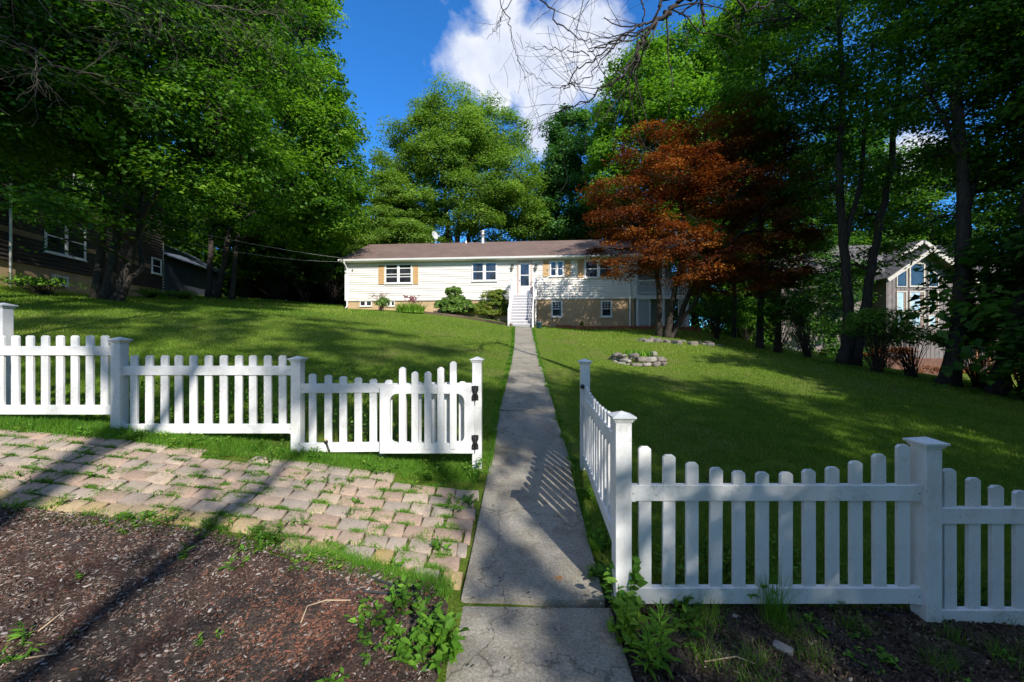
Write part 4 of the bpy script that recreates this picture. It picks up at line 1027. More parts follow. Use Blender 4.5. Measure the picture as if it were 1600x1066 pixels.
# --- unseen trees added on the sunny side to shade the right lawn and the foreground
for (x, y, s, src) in ((20.5, 6.5, 1.12, TB), (22.5, -3, .9, TA), (15.4, 1, .85, TB), (13.8, 6.2, .42, TB), (19.2, 2.0, .85, TA), (17.2, 8.2, .5, TB), (16.5, -3.5, .72, TB), (12.2, 1.5, .50, TB), (11.5, -10, .80, TA), (25, 9, .9, TB), (-1.5, -17, .9, TB), (-6.5, -9, .85, TB), (17, -16, 1.0, TB)):
    c = copy_tree(src, (x, y, g1(x, y)-.2), k*1.3, s, None, None); c['label'] = 'leafy tree added out of view for its shade'; c['group'] = 'unseen trees added for their shade'; k += 1

b = (8.3, -6, g1(8.3, -6)-.1)  # tree added out of view for dappled shade on fence and walk
make_tree('unseen_shade_tree', 'leafy unseen tree added behind the viewer to shade the long fence panel', 'tree', None, b, [([b, (8.2, -6, 3), (8.0, -6, 7), (7.8, -6, 11)], .2, .08)],
    [(6.6, -6, 5.0, 1.7, 1.6, 1.3), (8.4, -6.5, 6.4, 2.0, 1.8, 1.6), (6.9, -5.8, 7.8, 1.6, 1.5, 1.3), (9.2, -6, 8.8, 2.2, 2, 1.8), (7.8, -5.5, 10.6, 1.8, 1.6, 1.5), (9.0, -5, 4.4, 2, 1.6, 1.2), (6.0, -6.5, 6.6, 1.4, 1.4, 1.2), (7.2, -4.5, 3.6, 1.6, 1.3, 1.0), (9.5, -4, 6.2, 1.8, 1.6, 1.3), (5.1, -6, 7.5, 1.0, 1.0, .7), (6.1, -6, 9.9, 1.2, 1.2, .9)], 260, 21000, .16, M['leaf_maple'], M['bark'], 35, cl=(.5, .24))
b = (20.5, 3, g1(20.5, 3)-.1)  # unseen tree, crown shaped to shade the right part of the red maple
make_tree('unseen_shade_tree', 'tall tree added outside the view right of the lawn to shade the red maple', 'tree', None, b, [([b, (20.5, 3, 8), (20.3, 3, 16), (20.5, 3, 23)], .35, .08)],
    [(18.3, 3, 22, 2.3, 2.4, 2), (21.5, 3, 24, 3, 3, 2.5), (19.2, 3, 18.5, 2.4, 2.4, 2.2), (23, 3, 20, 3, 3, 2.5), (17.9, 3, 16.4, 1.9, 2, 1.6), (21.5, 3, 15.5, 3, 3, 2), (18.2, 2.5, 25.2, 2, 2, 1.8), (24.5, 3, 24, 3, 3, 3), (19.5, 3.5, 13, 2.5, 2.4, 1.8)], 380, 34000, .30, M['leaf_maple'], M['bark'], 37, cl=(.8, .5))
b = (.6, -15.5, g1(.6, -15.5)-.1)  # added tree, upright lobes shaped to throw streaks on the left lawn
make_tree('unseen_shade_tree', 'tall slender unseen tree added far behind the viewer for shadow streaks on the lawn', 'tree', None, b, [([b, (.6, -15.5, 8), (.9, -15.5, 15), (1.0, -15.5, 26)], .26, .06)],
    [(-.8, -15.5, 18.5, .9, 1.2, 1.6), (1.6, -15.5, 19.5, .8, 1.2, 2.2), (3.2, -15.5, 21.5, .9, 1.2, 1.9), (-.2, -15.5, 23, .9, 1.2, 2.2), (2.0, -15.5, 25.5, .9, 1.2, 2.0), (-2.6, -15.5, 20.5, .8, 1.2, 1.8), (4.6, -15.5, 24.5, .8, 1.2, 1.8)], 120, 12000, .22, M['leaf_maple'], M['bark'], 39, cl=(.35, .5))
b = (-8.2, .6, g1(-8.2, .6)-.1)  # unseen tree added to darken the left maple crown
make_tree('unseen_shade_tree', 'tall tree added outside the view on the left to shade the many-stemmed maple', 'tree', None, b, [([b, (-8.2, .6, 8), (-8, .8, 14), (-7.6, 1, 20)], .3, .08)],
    [(-9.3, 1, 14.5, 2, 2, 1.4), (-6.8, 1, 16.5, 1.8, 2, 1.4), (-8.5, 1, 18.5, 2.2, 2, 1.4), (-6.0, 1, 20.2, 1.8, 1.8, 1.4), (-8.6, 1, 22.4, 2.2, 2, 1.4), (-10.8, .5, 17.3, 2, 2, 1.4), (-6.8, 1, 24, 1.7, 1.7, 1.3)], 200, 15000, .26, M['leaf_maple'], M['bark'], 38, cl=(.6, .3))
b = (9.6, -15, g1(9.6, -15)-.1)  # added tree, high crown placed so its shade lands on the left lawn
make_tree('unseen_shade_tree', 'very tall unseen tree added behind the viewer, its high crown shading the left lawn', 'tree', None, b, [([b, (9.5, -15, 8), (8.6, -15, 15), (7.4, -15, 22)], .24, .07)],
    [(6.2, -15, 17.5, 2.0, 2, 1.3), (8.6, -15.5, 19, 2.3, 2, 1.3), (6.4, -14.5, 21.3, 2.2, 2, 1.4), (9.2, -15, 22.5, 2.4, 2, 1.4), (7.2, -15, 25, 2.2, 2, 1.4), (4.5, -16, 19.4, 1.6, 1.6, 1.0), (10.5, -15, 17.4, 1.8, 1.6, 1.1)], 110, 11000, .2, M['leaf_maple'], M['bark'], 36, cl=(.7, .3))
# ------------------------------------------------------------------ bare trees overhead
def bare_tree(name, label, base, trunk, boughs, mat, seed, depth=5, twig=.004, droop=.25, cat='tree', kids=3, spread=.55):
    rng = random.Random(seed); root = empty(name, base); tag(root, label, cat); B = Vector(base); mb = MB(); tw = MB()
    mb.tube([Vector(p)-B for p in trunk[0]], list(np.linspace(trunk[1], trunk[2], len(trunk[0]))), 12)
    def grow(p, d, L, r, lev):
        n = max(4, int(L/.16)); pts = [p.copy()]; dirs = []; seg = L/n
        for i in range(n):
            d = (d + Vector((rng.gauss(0, .2), rng.gauss(0, .2), rng.gauss(0, .2)-droop*.05))).normalized(); p = p + d*seg; pts.append(p.copy()); dirs.append(d.copy())
        rr = [max(twig, r*(1-.62*i/n)) for i in range(n+1)]
        (mb if lev < 2 else tw).tube([q-B for q in pts], rr, 7 if lev < 2 else 4, cap=False)
        if lev >= depth: return
        m = kids + (2 if lev < 2 else 0)
        for k in range(m):
            f = .22+.78*(k+rng.random())/m; i = min(n-1, int(f*n)); dd = dirs[i]
            ax = dd.cross(Vector((rng.gauss(0,1), rng.gauss(0,1), rng.gauss(0,1)))).normalized()
            nd_ = (Matrix.Rotation(rng.uniform(.35, spread+.45), 3, ax) @ dd).normalized()
            grow(pts[i], nd_, L*rng.uniform(.42, .68), rr[i]*rng.uniform(.45, .65), lev+1)
    for pts, ra, rb, lev in boughs:
        pts = [Vector(p) for p in pts]; n = len(pts)
        fine = [Vector([np.interp(q, range(n), [p[j] for p in pts]) for j in range(3)]) for q in np.linspace(0, n-1, (n-1)*6+1)]
        for q in fine[1:-1]: q += Vector((rng.gauss(0, .025), rng.gauss(0, .025), rng.gauss(0, .025)))
        rr = list(np.linspace(ra, rb, len(fine))); mb.tube([q-B for q in fine], rr, 9, cap=False)
        tot = sum((fine[i+1]-fine[i]).length for i in range(len(fine)-1)); m = max(4, int(tot/.42))
        for k in range(m):
            i = int((.25+.75*(k+rng.random())/m)*(len(fine)-2)); dd = (fine[i+1]-fine[i]).normalized()
            ax = dd.cross(Vector((rng.gauss(0,1), rng.gauss(0,1), rng.gauss(0,1)))).normalized()
            grow(fine[i], (Matrix.Rotation(rng.uniform(.4, 1.0), 3, ax) @ dd).normalized(), min(1.3, tot*rng.uniform(.14, .26)), rr[i]*.5, lev)
    mb.build('trunk', mat, root); tw.build('twigs', mat, root)
    return root
def PP(*a): return [tuple(P(x, y, Y)) for x, y, Y in a]
gb1 = (6.4, .8, g1(6.4, .8)-.1)
bare_tree('bare_tree', 'leafless dark branches hanging into the top of the view right of the cloud', gb1,
    ([gb1, (6.3, .9, 3), (6.0, 1.4, 6.0), (5.6, 2.0, 8.5)], .17, .10),
    [(([(5.7, 1.9, 8.2), (4.6, 3.6, 8.6)] + PP((1130, -30, 6.2), (1068, 0, 6.3), (1041, 19, 6.3), (1019, 41, 6.3), (1000, 67, 6.2), (996, 97, 6.2), (970, 120, 6.1), (933, 141, 6.1), (918, 158, 6.1), (873, 173, 6.1), (831, 184, 6.1))), .050, .003, 4),
     (PP((1090, -14, 6.3), (1034, 0, 6.4), (1023, 30, 6.4), (989, 41, 6.4), (963, 67, 6.4), (918, 97, 6.4), (891, 124, 6.4), (876, 142, 6.4), (873, 169, 6.4)), .024, .003, 4),
     (PP((1130, -30, 6.2), (1030, -22, 6.5), (930, -30, 6.6), (846, 0, 6.6), (876, 41, 6.6), (903, 60, 6.6), (936, 71, 6.6), (985, 64, 6.5)), .022, .003, 4),
     (PP((1019, 41, 6.3), (989, 56, 6.4), (944, 73, 6.4), (918, 84, 6.5), (888, 77, 6.5), (850, 79, 6.5), (820, 75, 6.5)), .016, .003, 4),
     (PP((930, -30, 6.6), (850, -34, 6.7), (790, -14, 6.7), (783, 0, 6.7), (798, 41, 6.7), (803, 79, 6.7), (816, 109, 6.7), (820, 128, 6.7)), .013, .0028, 4),
     (PP((800, -18, 6.7), (798, 0, 6.7), (779, 30, 6.7), (779, 41, 6.7), (760, 62, 6.7)), .009, .003, 5),
     (PP((996, -10, 6.5), (1008, 19, 6.5), (996, 56, 6.5), (985, 112, 6.4), (970, 131, 6.4), (955, 175, 6.4)), .014, .003, 4),
     (PP((970, 60, 6.4), (925, 109, 6.4), (906, 131, 6.4), (869, 135, 6.4), (839, 124, 6.4), (809, 94, 6.4)), .010, .0028, 5),
     (PP((1130, -30, 6.3), (1060, 19, 6.6), (1071, 26, 6.6), (1075, 75, 6.6)), .018, .005, 4),
     (PP((1115, -60, 6.4), (1098, 0, 6.4), (1100, 41, 6.4)), .034, .020, 5),
     (PP((1130, -20, 6.6), (1170, 14, 6.6), (1212, 2, 6.6), (1250, -20, 6.6)), .022, .008, 4)], M['twig'], 41, depth=5, droop=.35, kids=2, twig=.0024)
gb2 = (-7.6, 2.6, g1(-7.6, 2.6)-.1)
bare_tree('bare_tree', 'pale half-bare branches reaching in across the top left corner', gb2,
    ([gb2, (-7.5, 2.8, 3), (-7.2, 3.2, 6.2), (-6.8, 3.8, 8.4)], .09, .06),
    [(([(-7.2, 3.2, 6.2), (-7.0, 4.8, 6.9)] + PP((60, -10, 6.8), (160, 5, 7.0), (250, 25, 7.2), (330, 50, 7.4))), .026, .005, 3),
     (([(-7.2, 3.2, 5.2), (-7.4, 4.6, 5.6)] + PP((20, 60, 6.6), (80, 100, 6.7), (160, 120, 6.9))), .020, .004, 3),
     (([(-7.0, 3.6, 7.4), (-6.2, 5.6, 8.0)] + PP((240, -20, 7.4), (340, 10, 7.6), (430, 25, 7.8), (455, 50, 7.8))), .026, .005, 3)], M['twig_grey'], 42, depth=5, droop=.3, twig=.0022)
gb3 = (.55, -6.4, g1(.55, -6.4)-.1)
bare_tree('bare_tree', 'half-bare street tree standing behind the viewer, throwing branch shadows over the pavers', gb3,
    ([gb3, (.62, -6.4, 2.6), (.68, -6.3, 5.2), (.72, -6.3, 7.6), (.92, -6.3, 9.4), (1.1, -6.3, 12.5)], .24, .12),
    [(([(.68, -6.3, 4.6), (1.5, -6.1, 6.0), (2.1, -6.0, 7.2), (2.7, -6.0, 8.5), (3.2, -6.0, 10.5)]), .085, .03, 2),
     (([(.7, -6.3, 5.5), (1.6, -6.35, 6.05), (2.6, -6.3, 6.2), (3.8, -6.1, 6.9)]), .06, .02, 2),
     (([(.7, -6.3, 6.0), (.2, -6.2, 6.6), (-.8, -6.1, 6.7), (-1.8, -5.9, 7.0)]), .05, .02, 2),
     (([(.68, -6.3, 5.0), (-.3, -6.2, 6.4), (-1.4, -6.0, 7.2), (-3.0, -5.6, 7.9)]), .06, .02, 2),
     (([(.9, -6.2, 9.0), (-.4, -5.6, 10.4), (-1.2, -5.0, 11.8)]), .07, .03, 2),
     (([(.9, -6.2, 8.4), (2.0, -5.6, 10.0), (3.6, -5.0, 11.4)]), .07, .03, 2)], M['bark'], 43, depth=4, twig=.006)

# ------------------------------------------------------------------ shrubs
def shrub(name, label, cat, group, base, lobes, nclump, nleaf, L, leaf, seed, cl=(.16, .12), W=.55, stems=9, droop=.1, up=.8, shell=.5):
    rng = np.random.default_rng(seed); B = np.array(base, float); root = empty(name, base); tag(root, label, cat, group)
    lob = np.array(lobes, float) + np.array([B[0], B[1], B[2], 0, 0, 0]); k = rng.integers(0, len(lob), nclump)
    d = norm(rng.normal(size=(nclump, 3))); d[:, 2] = np.abs(d[:, 2])*.9-.15
    cc = lob[k, :3] + d*(shell+(1-shell)*rng.random((nclump, 1)))*lob[k, 3:6]
    cc[:, 2] = np.maximum(cc[:, 2], B[2]+.05)
    mb = MB()
    for j in range(min(nclump, stems*4)):
        s = B + np.array([rng.normal(0, .08), rng.normal(0, .08), -.05]); ct = s*.5+cc[j]*.5; ct[:2] = s[:2]*.7+cc[j][:2]*.3
        mb.tube([p-B for p in bez(s, ct, cc[j], 5)], list(np.linspace(.014, .004, 5)), 5, cap=False)
    mb.build('stems', M['bark'], root)
    ci = rng.integers(0, nclump, nleaf); off = norm(rng.normal(size=(nleaf, 3)))*rng.random((nleaf, 1))**.5*[cl[0], cl[0], cl[1]]
    p = cc[ci]+off; nr = norm(off)*.8 + norm(p-lob[k[ci], :3])*.5 + [0, 0, up] + rng.normal(0, .4, (nleaf, 3))
    v, f = leaf_quads(p-B, nr, L, W, rng, droop)
    var = np.clip(rng.normal(.48, .16, nclump)[ci]+rng.normal(0, .14, nleaf), 0, 1)
    link_mesh('foliage', np_mesh('foliage', v, f, 4, np.repeat(var, 4)), leaf, root)
    return root
g = G(708, 493); s = g.y/F
shrub('rhododendron', 'round glossy green rhododendron at the left of the stairs bed', 'shrub', None, (g.x, g.y, g.z), [(0, 0, .8, .85, .6, .85), (-.6, 0, .6, .65, .5, .6), (.65, 0, .6, .7, .5, .6), (.05, 0, 1.45, .55, .45, .5), (0, -.1, .3, .95, .6, .35)], 300, 21000, .14, M['leaf_rhodo'], 51, W=.36)
g = G(770, 499)
shrub('yew', 'yellow-green bushy shrub touching the white stairs', 'shrub', None, (g.x, g.y, g.z), [(0, 0, .8, .9, .6, .8), (-.9, 0, .55, .75, .5, .6), (.55, 0, 1.0, .65, .5, .8), (-.1, 0, 1.45, .8, .45, .55), (.75, 0, .5, .5, .4, .6), (.4, 0, 1.7, .6, .4, .4), (0, -.1, .35, 1.2, .6, .4)], 420, 38000, .10, M['leaf_yew'], 52, cl=(.22, .10), W=.4)
g = G(598, 486)
shrub('small_shrub', 'small shrub with dead reddish tops against the foundation by the left basement windows', 'shrub', None, (g.x, g.y-.3, g.z), [(0, 0, .35, .42, .35, .42), (.15, 0, .55, .4, .3, .35)], 70, 2600, .075, M['leaf_rhodo'], 53)
dt = MB(); rr_ = random.Random(5)
for k in range(26):
    a = rr_.uniform(0, 6.28); h_ = rr_.uniform(.8, 1.25); x = rr_.gauss(0, .22)
    dt.tube([(x*.3, 0, .3), (x, rr_.gauss(0, .1), h_*.7), (x*1.6+rr_.gauss(0, .05), rr_.gauss(0, .12), h_)], [.008, .006, .003], 4)
    for q in range(5): dt.tube([(x*1.4, 0, h_*.85), (x*1.5+rr_.gauss(0, .12), rr_.gauss(0, .1), h_*.9+rr_.uniform(-.1, .15))], [.005, .004], 4)
do_ = dt.build('dead_stems', simple('dead_stem', (.16, .075, .05), .9, .3), None); do_.parent = bpy.data.objects['small_shrub']
g = G(641, 489)
def blades(n, rad, h, w, rng, lean=.5, seg=3, c=(0, 0, 0), hv=.3):
    """curved strap leaves: returns verts, faces (quads), count"""
    a = rng.uniform(0, 2*np.pi, n); r = rad*np.sqrt(rng.random(n)); bx = r*np.cos(a)+c[0]; by = r*np.sin(a)+c[1]
    az = rng.uniform(0, 2*np.pi, n); ln = rng.uniform(.2, 1, n)*lean; H = h*rng.uniform(1-hv, 1+hv, n)
    V = []
    for k in range(seg+1):
        t = k/seg; ox = np.cos(az)*ln*H*t**1.8; oy = np.sin(az)*ln*H*t**1.8; oz = H*(t-.35*ln*t*t); ww = w*(1-t**1.6)*.5+w*.02
        sx, sy = -np.sin(az)*ww, np.cos(az)*ww
        V.append(np.stack([bx+ox-sx, by+oy-sy, c[2]+oz], 1)); V.append(np.stack([bx+ox+sx, by+oy+sy, c[2]+oz], 1))
    V = np.stack(V, 1); F_ = []
    for k in range(seg): F_.append(np.array([2*k, 2*k+1, 2*k+3, 2*k+2]))
    m = 2*(seg+1); F_ = (np.arange(n)[:, None, None]*m + np.array(F_)[None]).reshape(-1, 4)
    return V.reshape(-1, 3), F_, m
rng = np.random.default_rng(61)
v, f, m_ = blades(520, .55, .62, .035, rng, .9); v[:, 0] *= 1.5
lo_ = link_mesh('daylily', np_mesh('daylily', v, f, 4, np.repeat(rng.random(520), m_)), M['leaf_lily']); lo_.location = g; tag(lo_, 'yellow-green clump of strap-leaved daylilies under the cream siding', 'plant')
rb = MB()
for k in range(14): x = rr_.gauss(0, .22); rb.tube([(0, 0, 0), (x*.5, .05, .5), (x, 0, .75+rr_.random()*.35)], [.012, .009, .005], 4)
for k in range(60): x = rr_.gauss(0, .22); z = .6+rr_.random()*.5; rb.add([(x, -.02, z), (x+.07, 0, z+.03), (x+.02, .02, z+.10), (x-.05, 0, z+.05)], [(0,1,2,3)])
ro = rb.build('red_stemmed_plant', simple('dark_red_leaf', (.12, .03, .035), .7, .3)); ro.location = g + Vector((0, .45, 0)); tag(ro, 'dark red-leaved plant rising behind the daylilies', 'plant')
g = G(842, 513)
bk = MB(); bk.lathe([(0, 0), (.13, 0), (.165, .30), (.175, .30), (.175, .32), (.155, .32), (.125, .03), (0, .03)], (0, 0, 0), 20)
bk.tube([(-.165, 0, .30)]+[(.165*math.cos(a), -.05, .30+.0-.12*math.sin(a)) for a in np.linspace(math.pi, 0, 9)]+[(.165, 0, .30)], .005, 5)
bo = bk.build('bucket', simple('blue_plastic', (.08, .16, .34), .4, .15)); bo.location = (g.x, g.y-.1, g.z); tag(bo, 'small blue bucket on the grass at the foot of the stairs', 'bucket')
g = G(917, 514)
hk = MB(); hk.tube([(0, 0, -.2), (0, 0, .75)] + [(.11-.11*math.cos(a), 0, .75+.11*math.sin(a)) for a in np.linspace(.3, 3.1, 9)] + [(.22, 0, .66)], .010, 6)
ho_ = hk.build('shepherd_hook', M['black_metal']); ho_.location = g; tag(ho_, 'thin dark garden hook standing before the right basement wall', 'garden hook')
g = G(909, 514); v, f, m_ = blades(60, .12, .55, .03, rng, .5)
o_ = link_mesh('tall_weed', np_mesh('tall_weed', v, f, 4, np.repeat(rng.random(60)*.4, m_)), M['leaf_rhodo']); o_.location = g; tag(o_, 'dark upright weed beside the garden hook', 'plant')

# underbrush and hedges
def brush(px, py, w, h, label, seed, leaf='leaf_dark', n=3200, L=.10, Y=None, cat='bush', thin=False, group=None):
    g = G(px, py) if Y is None else Vector(((px-800)/F*Y, Y, g1((px-800)/F*Y, Y)))
    lobes = [(random.uniform(-.4, .4)*w, random.uniform(-.2, .2)*w, h*random.uniform(.35, .8), w*random.uniform(.3, .5), w*.4, h*random.uniform(.2, .35)) for _ in range(6)]
    if thin: lobes = [(a, b_, max(c, h*.6), d, e, f_) for a, b_, c, d, e, f_ in lobes]
    return shrub('bush', label, cat, group, (g.x, g.y, g.z), lobes, int(60+n/60), n, L, M[leaf], seed, cl=(.28, .16), stems=14)
for i, (px, py, w, h, lab, lf_, n, th) in enumerate((
    (1370, 582, 2.6, 2.6, 'leafy thin-stemmed bush under the gable windows, left of the straight dark trunk', 'leaf_maple', 3600, True),
    (1425, 590, 2.2, 2.2, 'thin-stemmed bush directly in front of the low neighbour windows', 'leaf_maple', 2800, True),
    (1530, 606, 2.2, 2.6, 'thin-stemmed bush between the two rightmost trunks', 'leaf_maple', 3200, True),
    (1452, 575, 2.6, 3.4, 'tall thin bush partly hiding the gable windows', 'leaf_maple', 3400, True),
    (1400, 560, 3.0, 4.2, 'loose tall bush screening the left side of the gabled house', 'leaf_maple', 4600, True),
    (1596, 622, 1.6, 2.2, 'bush at the right edge of the view behind the lawn', 'leaf_dark', 2200, True),
    (1262, 560, 2.8, 3.4, 'dark bush left of the V-forked tree', 'leaf_dark', 4200, False),
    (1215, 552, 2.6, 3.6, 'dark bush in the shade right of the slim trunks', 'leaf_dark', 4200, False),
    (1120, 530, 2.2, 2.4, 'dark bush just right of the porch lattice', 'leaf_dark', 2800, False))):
    brush(px, py, w, h, lab, 70+i, lf_, n, thin=th)
for i, (px, Y, w, h, lf_) in enumerate(((395, 33, 5, 3.6, 'leaf_maple'), (435, 31, 5, 4.2, 'leaf_dark'), (458, 34, 5, 3.6, 'leaf_maple'), (425, 36, 5, 3.8, 'leaf_dark'), (478, 32, 5, 4.0, 'leaf_dark'), (520, 31, 4.5, 5.0, 'leaf_dark'), (552, 33, 4, 5, 'leaf_maple'), (350, 34, 5, 4.2, 'leaf_maple'), (1165, 28, 4, 3.2, 'leaf_maple'), (1215, 31, 5, 4, 'leaf_maple'), (1110, 31, 5, 4, 'leaf_maple'), (1262, 29, 5, 4.5, 'leaf_dark'))):
    brush(px, 0, w, h, 'dense leafy bush closing the far edge of the garden', 80+i, lf_, 5200, .15, Y=Y, group='bushes along the far garden edge')
for i, (px, py, w, h) in enumerate(((70, 462, 1.8, .6), (235, 466, 1.6, .45), (290, 468, 1.4, .45))):
    brush(px, py, w, h, ('low weedy plants in the shade below the brown house', 'low weeds beside the many-stemmed maple', 'low weeds between the two left maples')[i], 95+i, 'leaf_maple', 900, .09)
# red bushes by the right neighbour
brush(1385, 0, 3.0, 1.6, 'reddish low bush before the neighbour wall, left of the windows', 98, 'leaf_red', 2200, .12, Y=24)
brush(1520, 0, 4.0, 1.8, 'reddish low bush before the neighbour deck', 99, 'leaf_red', 2800, .12, Y=23)

# vine climbing behind the left fence, twiggy bush beside the gate section
def vine(x0, x1, y, h, n, label, seed, L=.035):
    r = np.random.default_rng(seed); zc = g1((x0+x1)/2, y); B = np.array([(x0+x1)/2, y, zc]); root = empty('vine', tuple(B)); tag(root, label, 'vine'); mb = MB(); C = []
    for k in range(int(9*(x1-x0)/.5)+4):
        p = np.array([r.uniform(x0, x1), y+r.normal(0, .05), zc-.03]); pts = [p.copy()]; H = h*r.uniform(.5, 1.1); m = 12; dx_ = r.normal(0, .03)
        for i in range(m): dx_ += r.normal(0, .02); p = p+[dx_, r.normal(0, .015), H/m]; pts.append(p.copy()); C += [p + r.normal(0, .03, 3) for _ in range(max(1, n//60))]
        mb.tube([q-B for q in pts], list(np.linspace(.004, .0015, m+1)), 4, cap=False)
    mb.build('stems', M['bark'], root); C = np.array(C); C = C[r.integers(0, len(C), n)] + r.normal(0, .025, (n, 3))
    v_, f_ = leaf_quads(C-B, r.normal(size=(n, 3))+[0, -.6, .8], L, .65, r, .3)
    link_mesh('foliage', np_mesh('foliage', v_, f_, 4, np.repeat(np.clip(r.normal(.5, .2, n), 0, 1), 4)), M['leaf_weed'], root)
vine(-3.35, -2.5, 4.42, .78, 1700, 'leafy vine seen through the pickets of the middle left fence section', 101)
vine(-2.05, -.95, 4.48, .92, 1500, 'twiggy leafy bush rising just behind the open gate', 102)
vine(-4.0, -3.6, 4.45, .5, 260, 'small yellowish sprig behind the pickets next to the left fence post', 103)

# ------------------------------------------------------------------ stones
M['stone'] = simple('field_stone', (.17, .15, .135), .9, .4, 5, .6)
M['stone2'] = simple('pale_stone', (.27, .25, .225), .9, .3, 6, .5)
def stone(w, d, h, seed):
    r = random.Random(seed); m = MB(); n = 9; ph = [r.uniform(.78, 1.12) for _ in range(n)]
    def ringp(s, z): return [(w/2*s*ph[k]*math.copysign(abs(math.cos(6.283*k/n))**.7, math.cos(6.283*k/n)), d/2*s*ph[k]*math.copysign(abs(math.sin(6.283*k/n))**.7, math.sin(6.283*k/n)), z+r.gauss(0, h*.03)) for k in range(n)]
    vs = ringp(.80, 0)+ringp(1, h*.25)+ringp(1.0, h*.75)+ringp(.82, h)+[(0, 0, h*1.02)]
    fs = [tuple(range(n-1, -1, -1))]
    for q in range(3): fs += [(q*n+k, q*n+(k+1) % n, (q+1)*n+(k+1) % n, (q+1)*n+k) for k in range(n)]
    fs += [(3*n+k, 3*n+(k+1) % n, 4*n) for k in range(n)]
    return m.add(vs, fs)
g = G(997, 566); fr_ = empty('stone_planter', (g.x, g.y, g.z)); tag(fr_, 'low ring of stacked grey field stones on the right lawn', 'planter')
r_ = random.Random(3)
for lay, (nn, rad, zz) in enumerate(((13, .68, -.10), (12, .66, .03), (10, .64, .155))):
    for k in range(nn):
        a = 6.283*(k+.5*lay)/nn + r_.gauss(0, .05)
        if lay == 2 and (r_.random() < .3 or k in (7, 8, 9)): continue
        s_ = stone(r_.uniform(.30, .44), r_.uniform(.2, .30), r_.uniform(.09, .16), r_.random()).build('stone', M['stone'] if r_.random() < .6 else M['stone2'], fr_, .012)
        s_.location = (rad*1.1*math.cos(a), rad*.8*math.sin(a), zz); s_.rotation_euler = (r_.gauss(0, .12), r_.gauss(0, .12), a+math.pi/2+r_.gauss(0, .3))
v, f, m_ = blades(160, .45, .20, .03, rng, .8)
link_mesh('planted_greenery', np_mesh('planted_greenery', v, f, 4, np.repeat(rng.random(160), m_)), M['leaf_weed'], fr_).location = (0, 0, .2)
for k in range(15):
    px_ = 1000+k*9+r_.gauss(0, 3); py_ = 531+k*.75+r_.gauss(0, 2); g = G(px_, py_)
    s_ = stone(r_.uniform(.3, .55), r_.uniform(.2, .35), r_.uniform(.14, .26), r_.random()).build('rock', M['stone'], None, .015)
    s_.location = (g.x, g.y, g.z-.09); s_.rotation_euler = (r_.gauss(0, .2), r_.gauss(0, .2), r_.uniform(0, 3)); tag(s_, 'rough grey rock of the border at the foot of the red maple', 'rock', 'border rocks under the red maple')
for (px_, py_, w_, d_, h_, lab, mt) in ((1222, 1022, .115, .06, .03, 'pale flat stone lying on the soil in front of the right fence', 'stone2'), (1148, 972, .035, .03, .02, 'small pale pebble on the soil below the right fence', 'stone2'), (1135, 1035, .03, .025, .015, 'tiny grey pebble lying in the dark soil', 'stone')):
    g = G(px_, py_); s_ = stone(w_*1.0, d_, h_, 8).build('stone', M[mt], None, .003); s_.location = (g.x, g.y, g.z+.02); s_.rotation_euler = (.2, .1, -.6); tag(s_, lab, 'stone')

# dark edging pieces at the paver corner
for (px_, py_, rz, L_, lab) in ((600, 918, -.45, .30, 'short dark plastic edging strip curling out of the mulch'), (590, 935, -.12, .34, 'lower dark edging strip half buried in the mulch')):
    g = G(px_, py_); m = MB().box(-L_/2, L_/2, -.006, .006, -.02, .035).build('edging_strip', simple('black_plastic', (.03, .03, .033), .5)); m.location = (g.x, g.y, g.z+.02); m.rotation_euler = (.7, 0, rz); tag(m, lab, 'edging')

# garden lights by the gate
g = G(597, 716)
gl_ = MB(); gl_.lathe([(.0, -.02), (.045, -.02), (.045, .10), (.030, .115), (.036, .13), (.036, .15), (.0, .165)], (0, 0, 0), 18)
go = gl_.build('garden_light', simple('grey_plastic', (.34, .32, .30), .6)); go.location = (g.x, g.y, g.z+.02); tag(go, 'squat grey solar light standing by the foot of the open gate', 'garden light')
g = G(518, 712)
gl_ = MB(); gl_.tube([(0, 0, -.03), (-.055, 0, .13)], [.014, .014], 10); gl_.tube([(-.055, 0, .13), (-.065, 0, .155)], [.021, .021], 12)
go = gl_.build('garden_light', M['black_metal']); go.location = g; tag(go, 'thin black spot light leaning in the weeds under the left fence', 'garden light')
MB().tube([(-.065, 0, .155), (-.071, 0, .172)], [.017, .012], 12).build('lens', simple('amber_lens', (.45, .36, .12), .3), go)

# overhead service cables
for (a_, b_2, rad, lab) in (((-160, 252, 9.0), (541, 404, 25.1), .007, 'upper service cable running from the top left to the corner of the cream house'), ((-160, 262, 9.5), (541, 409, 25.1), .005, 'lower thinner service cable below the upper one'), ):
    p, q = P(*a_), P(*b_2); pts = [p.lerp(q, t) - Vector((0, 0, 4*t*(1-t)*.28*(1.0 if rad > .006 else 2.2))) for t in np.linspace(0, 1, 30)]
    c_ = MB().tube(pts, rad, 5).build('service_cable', simple('grey_cable', (.35, .35, .36), .5)); tag(c_, lab, 'cable')

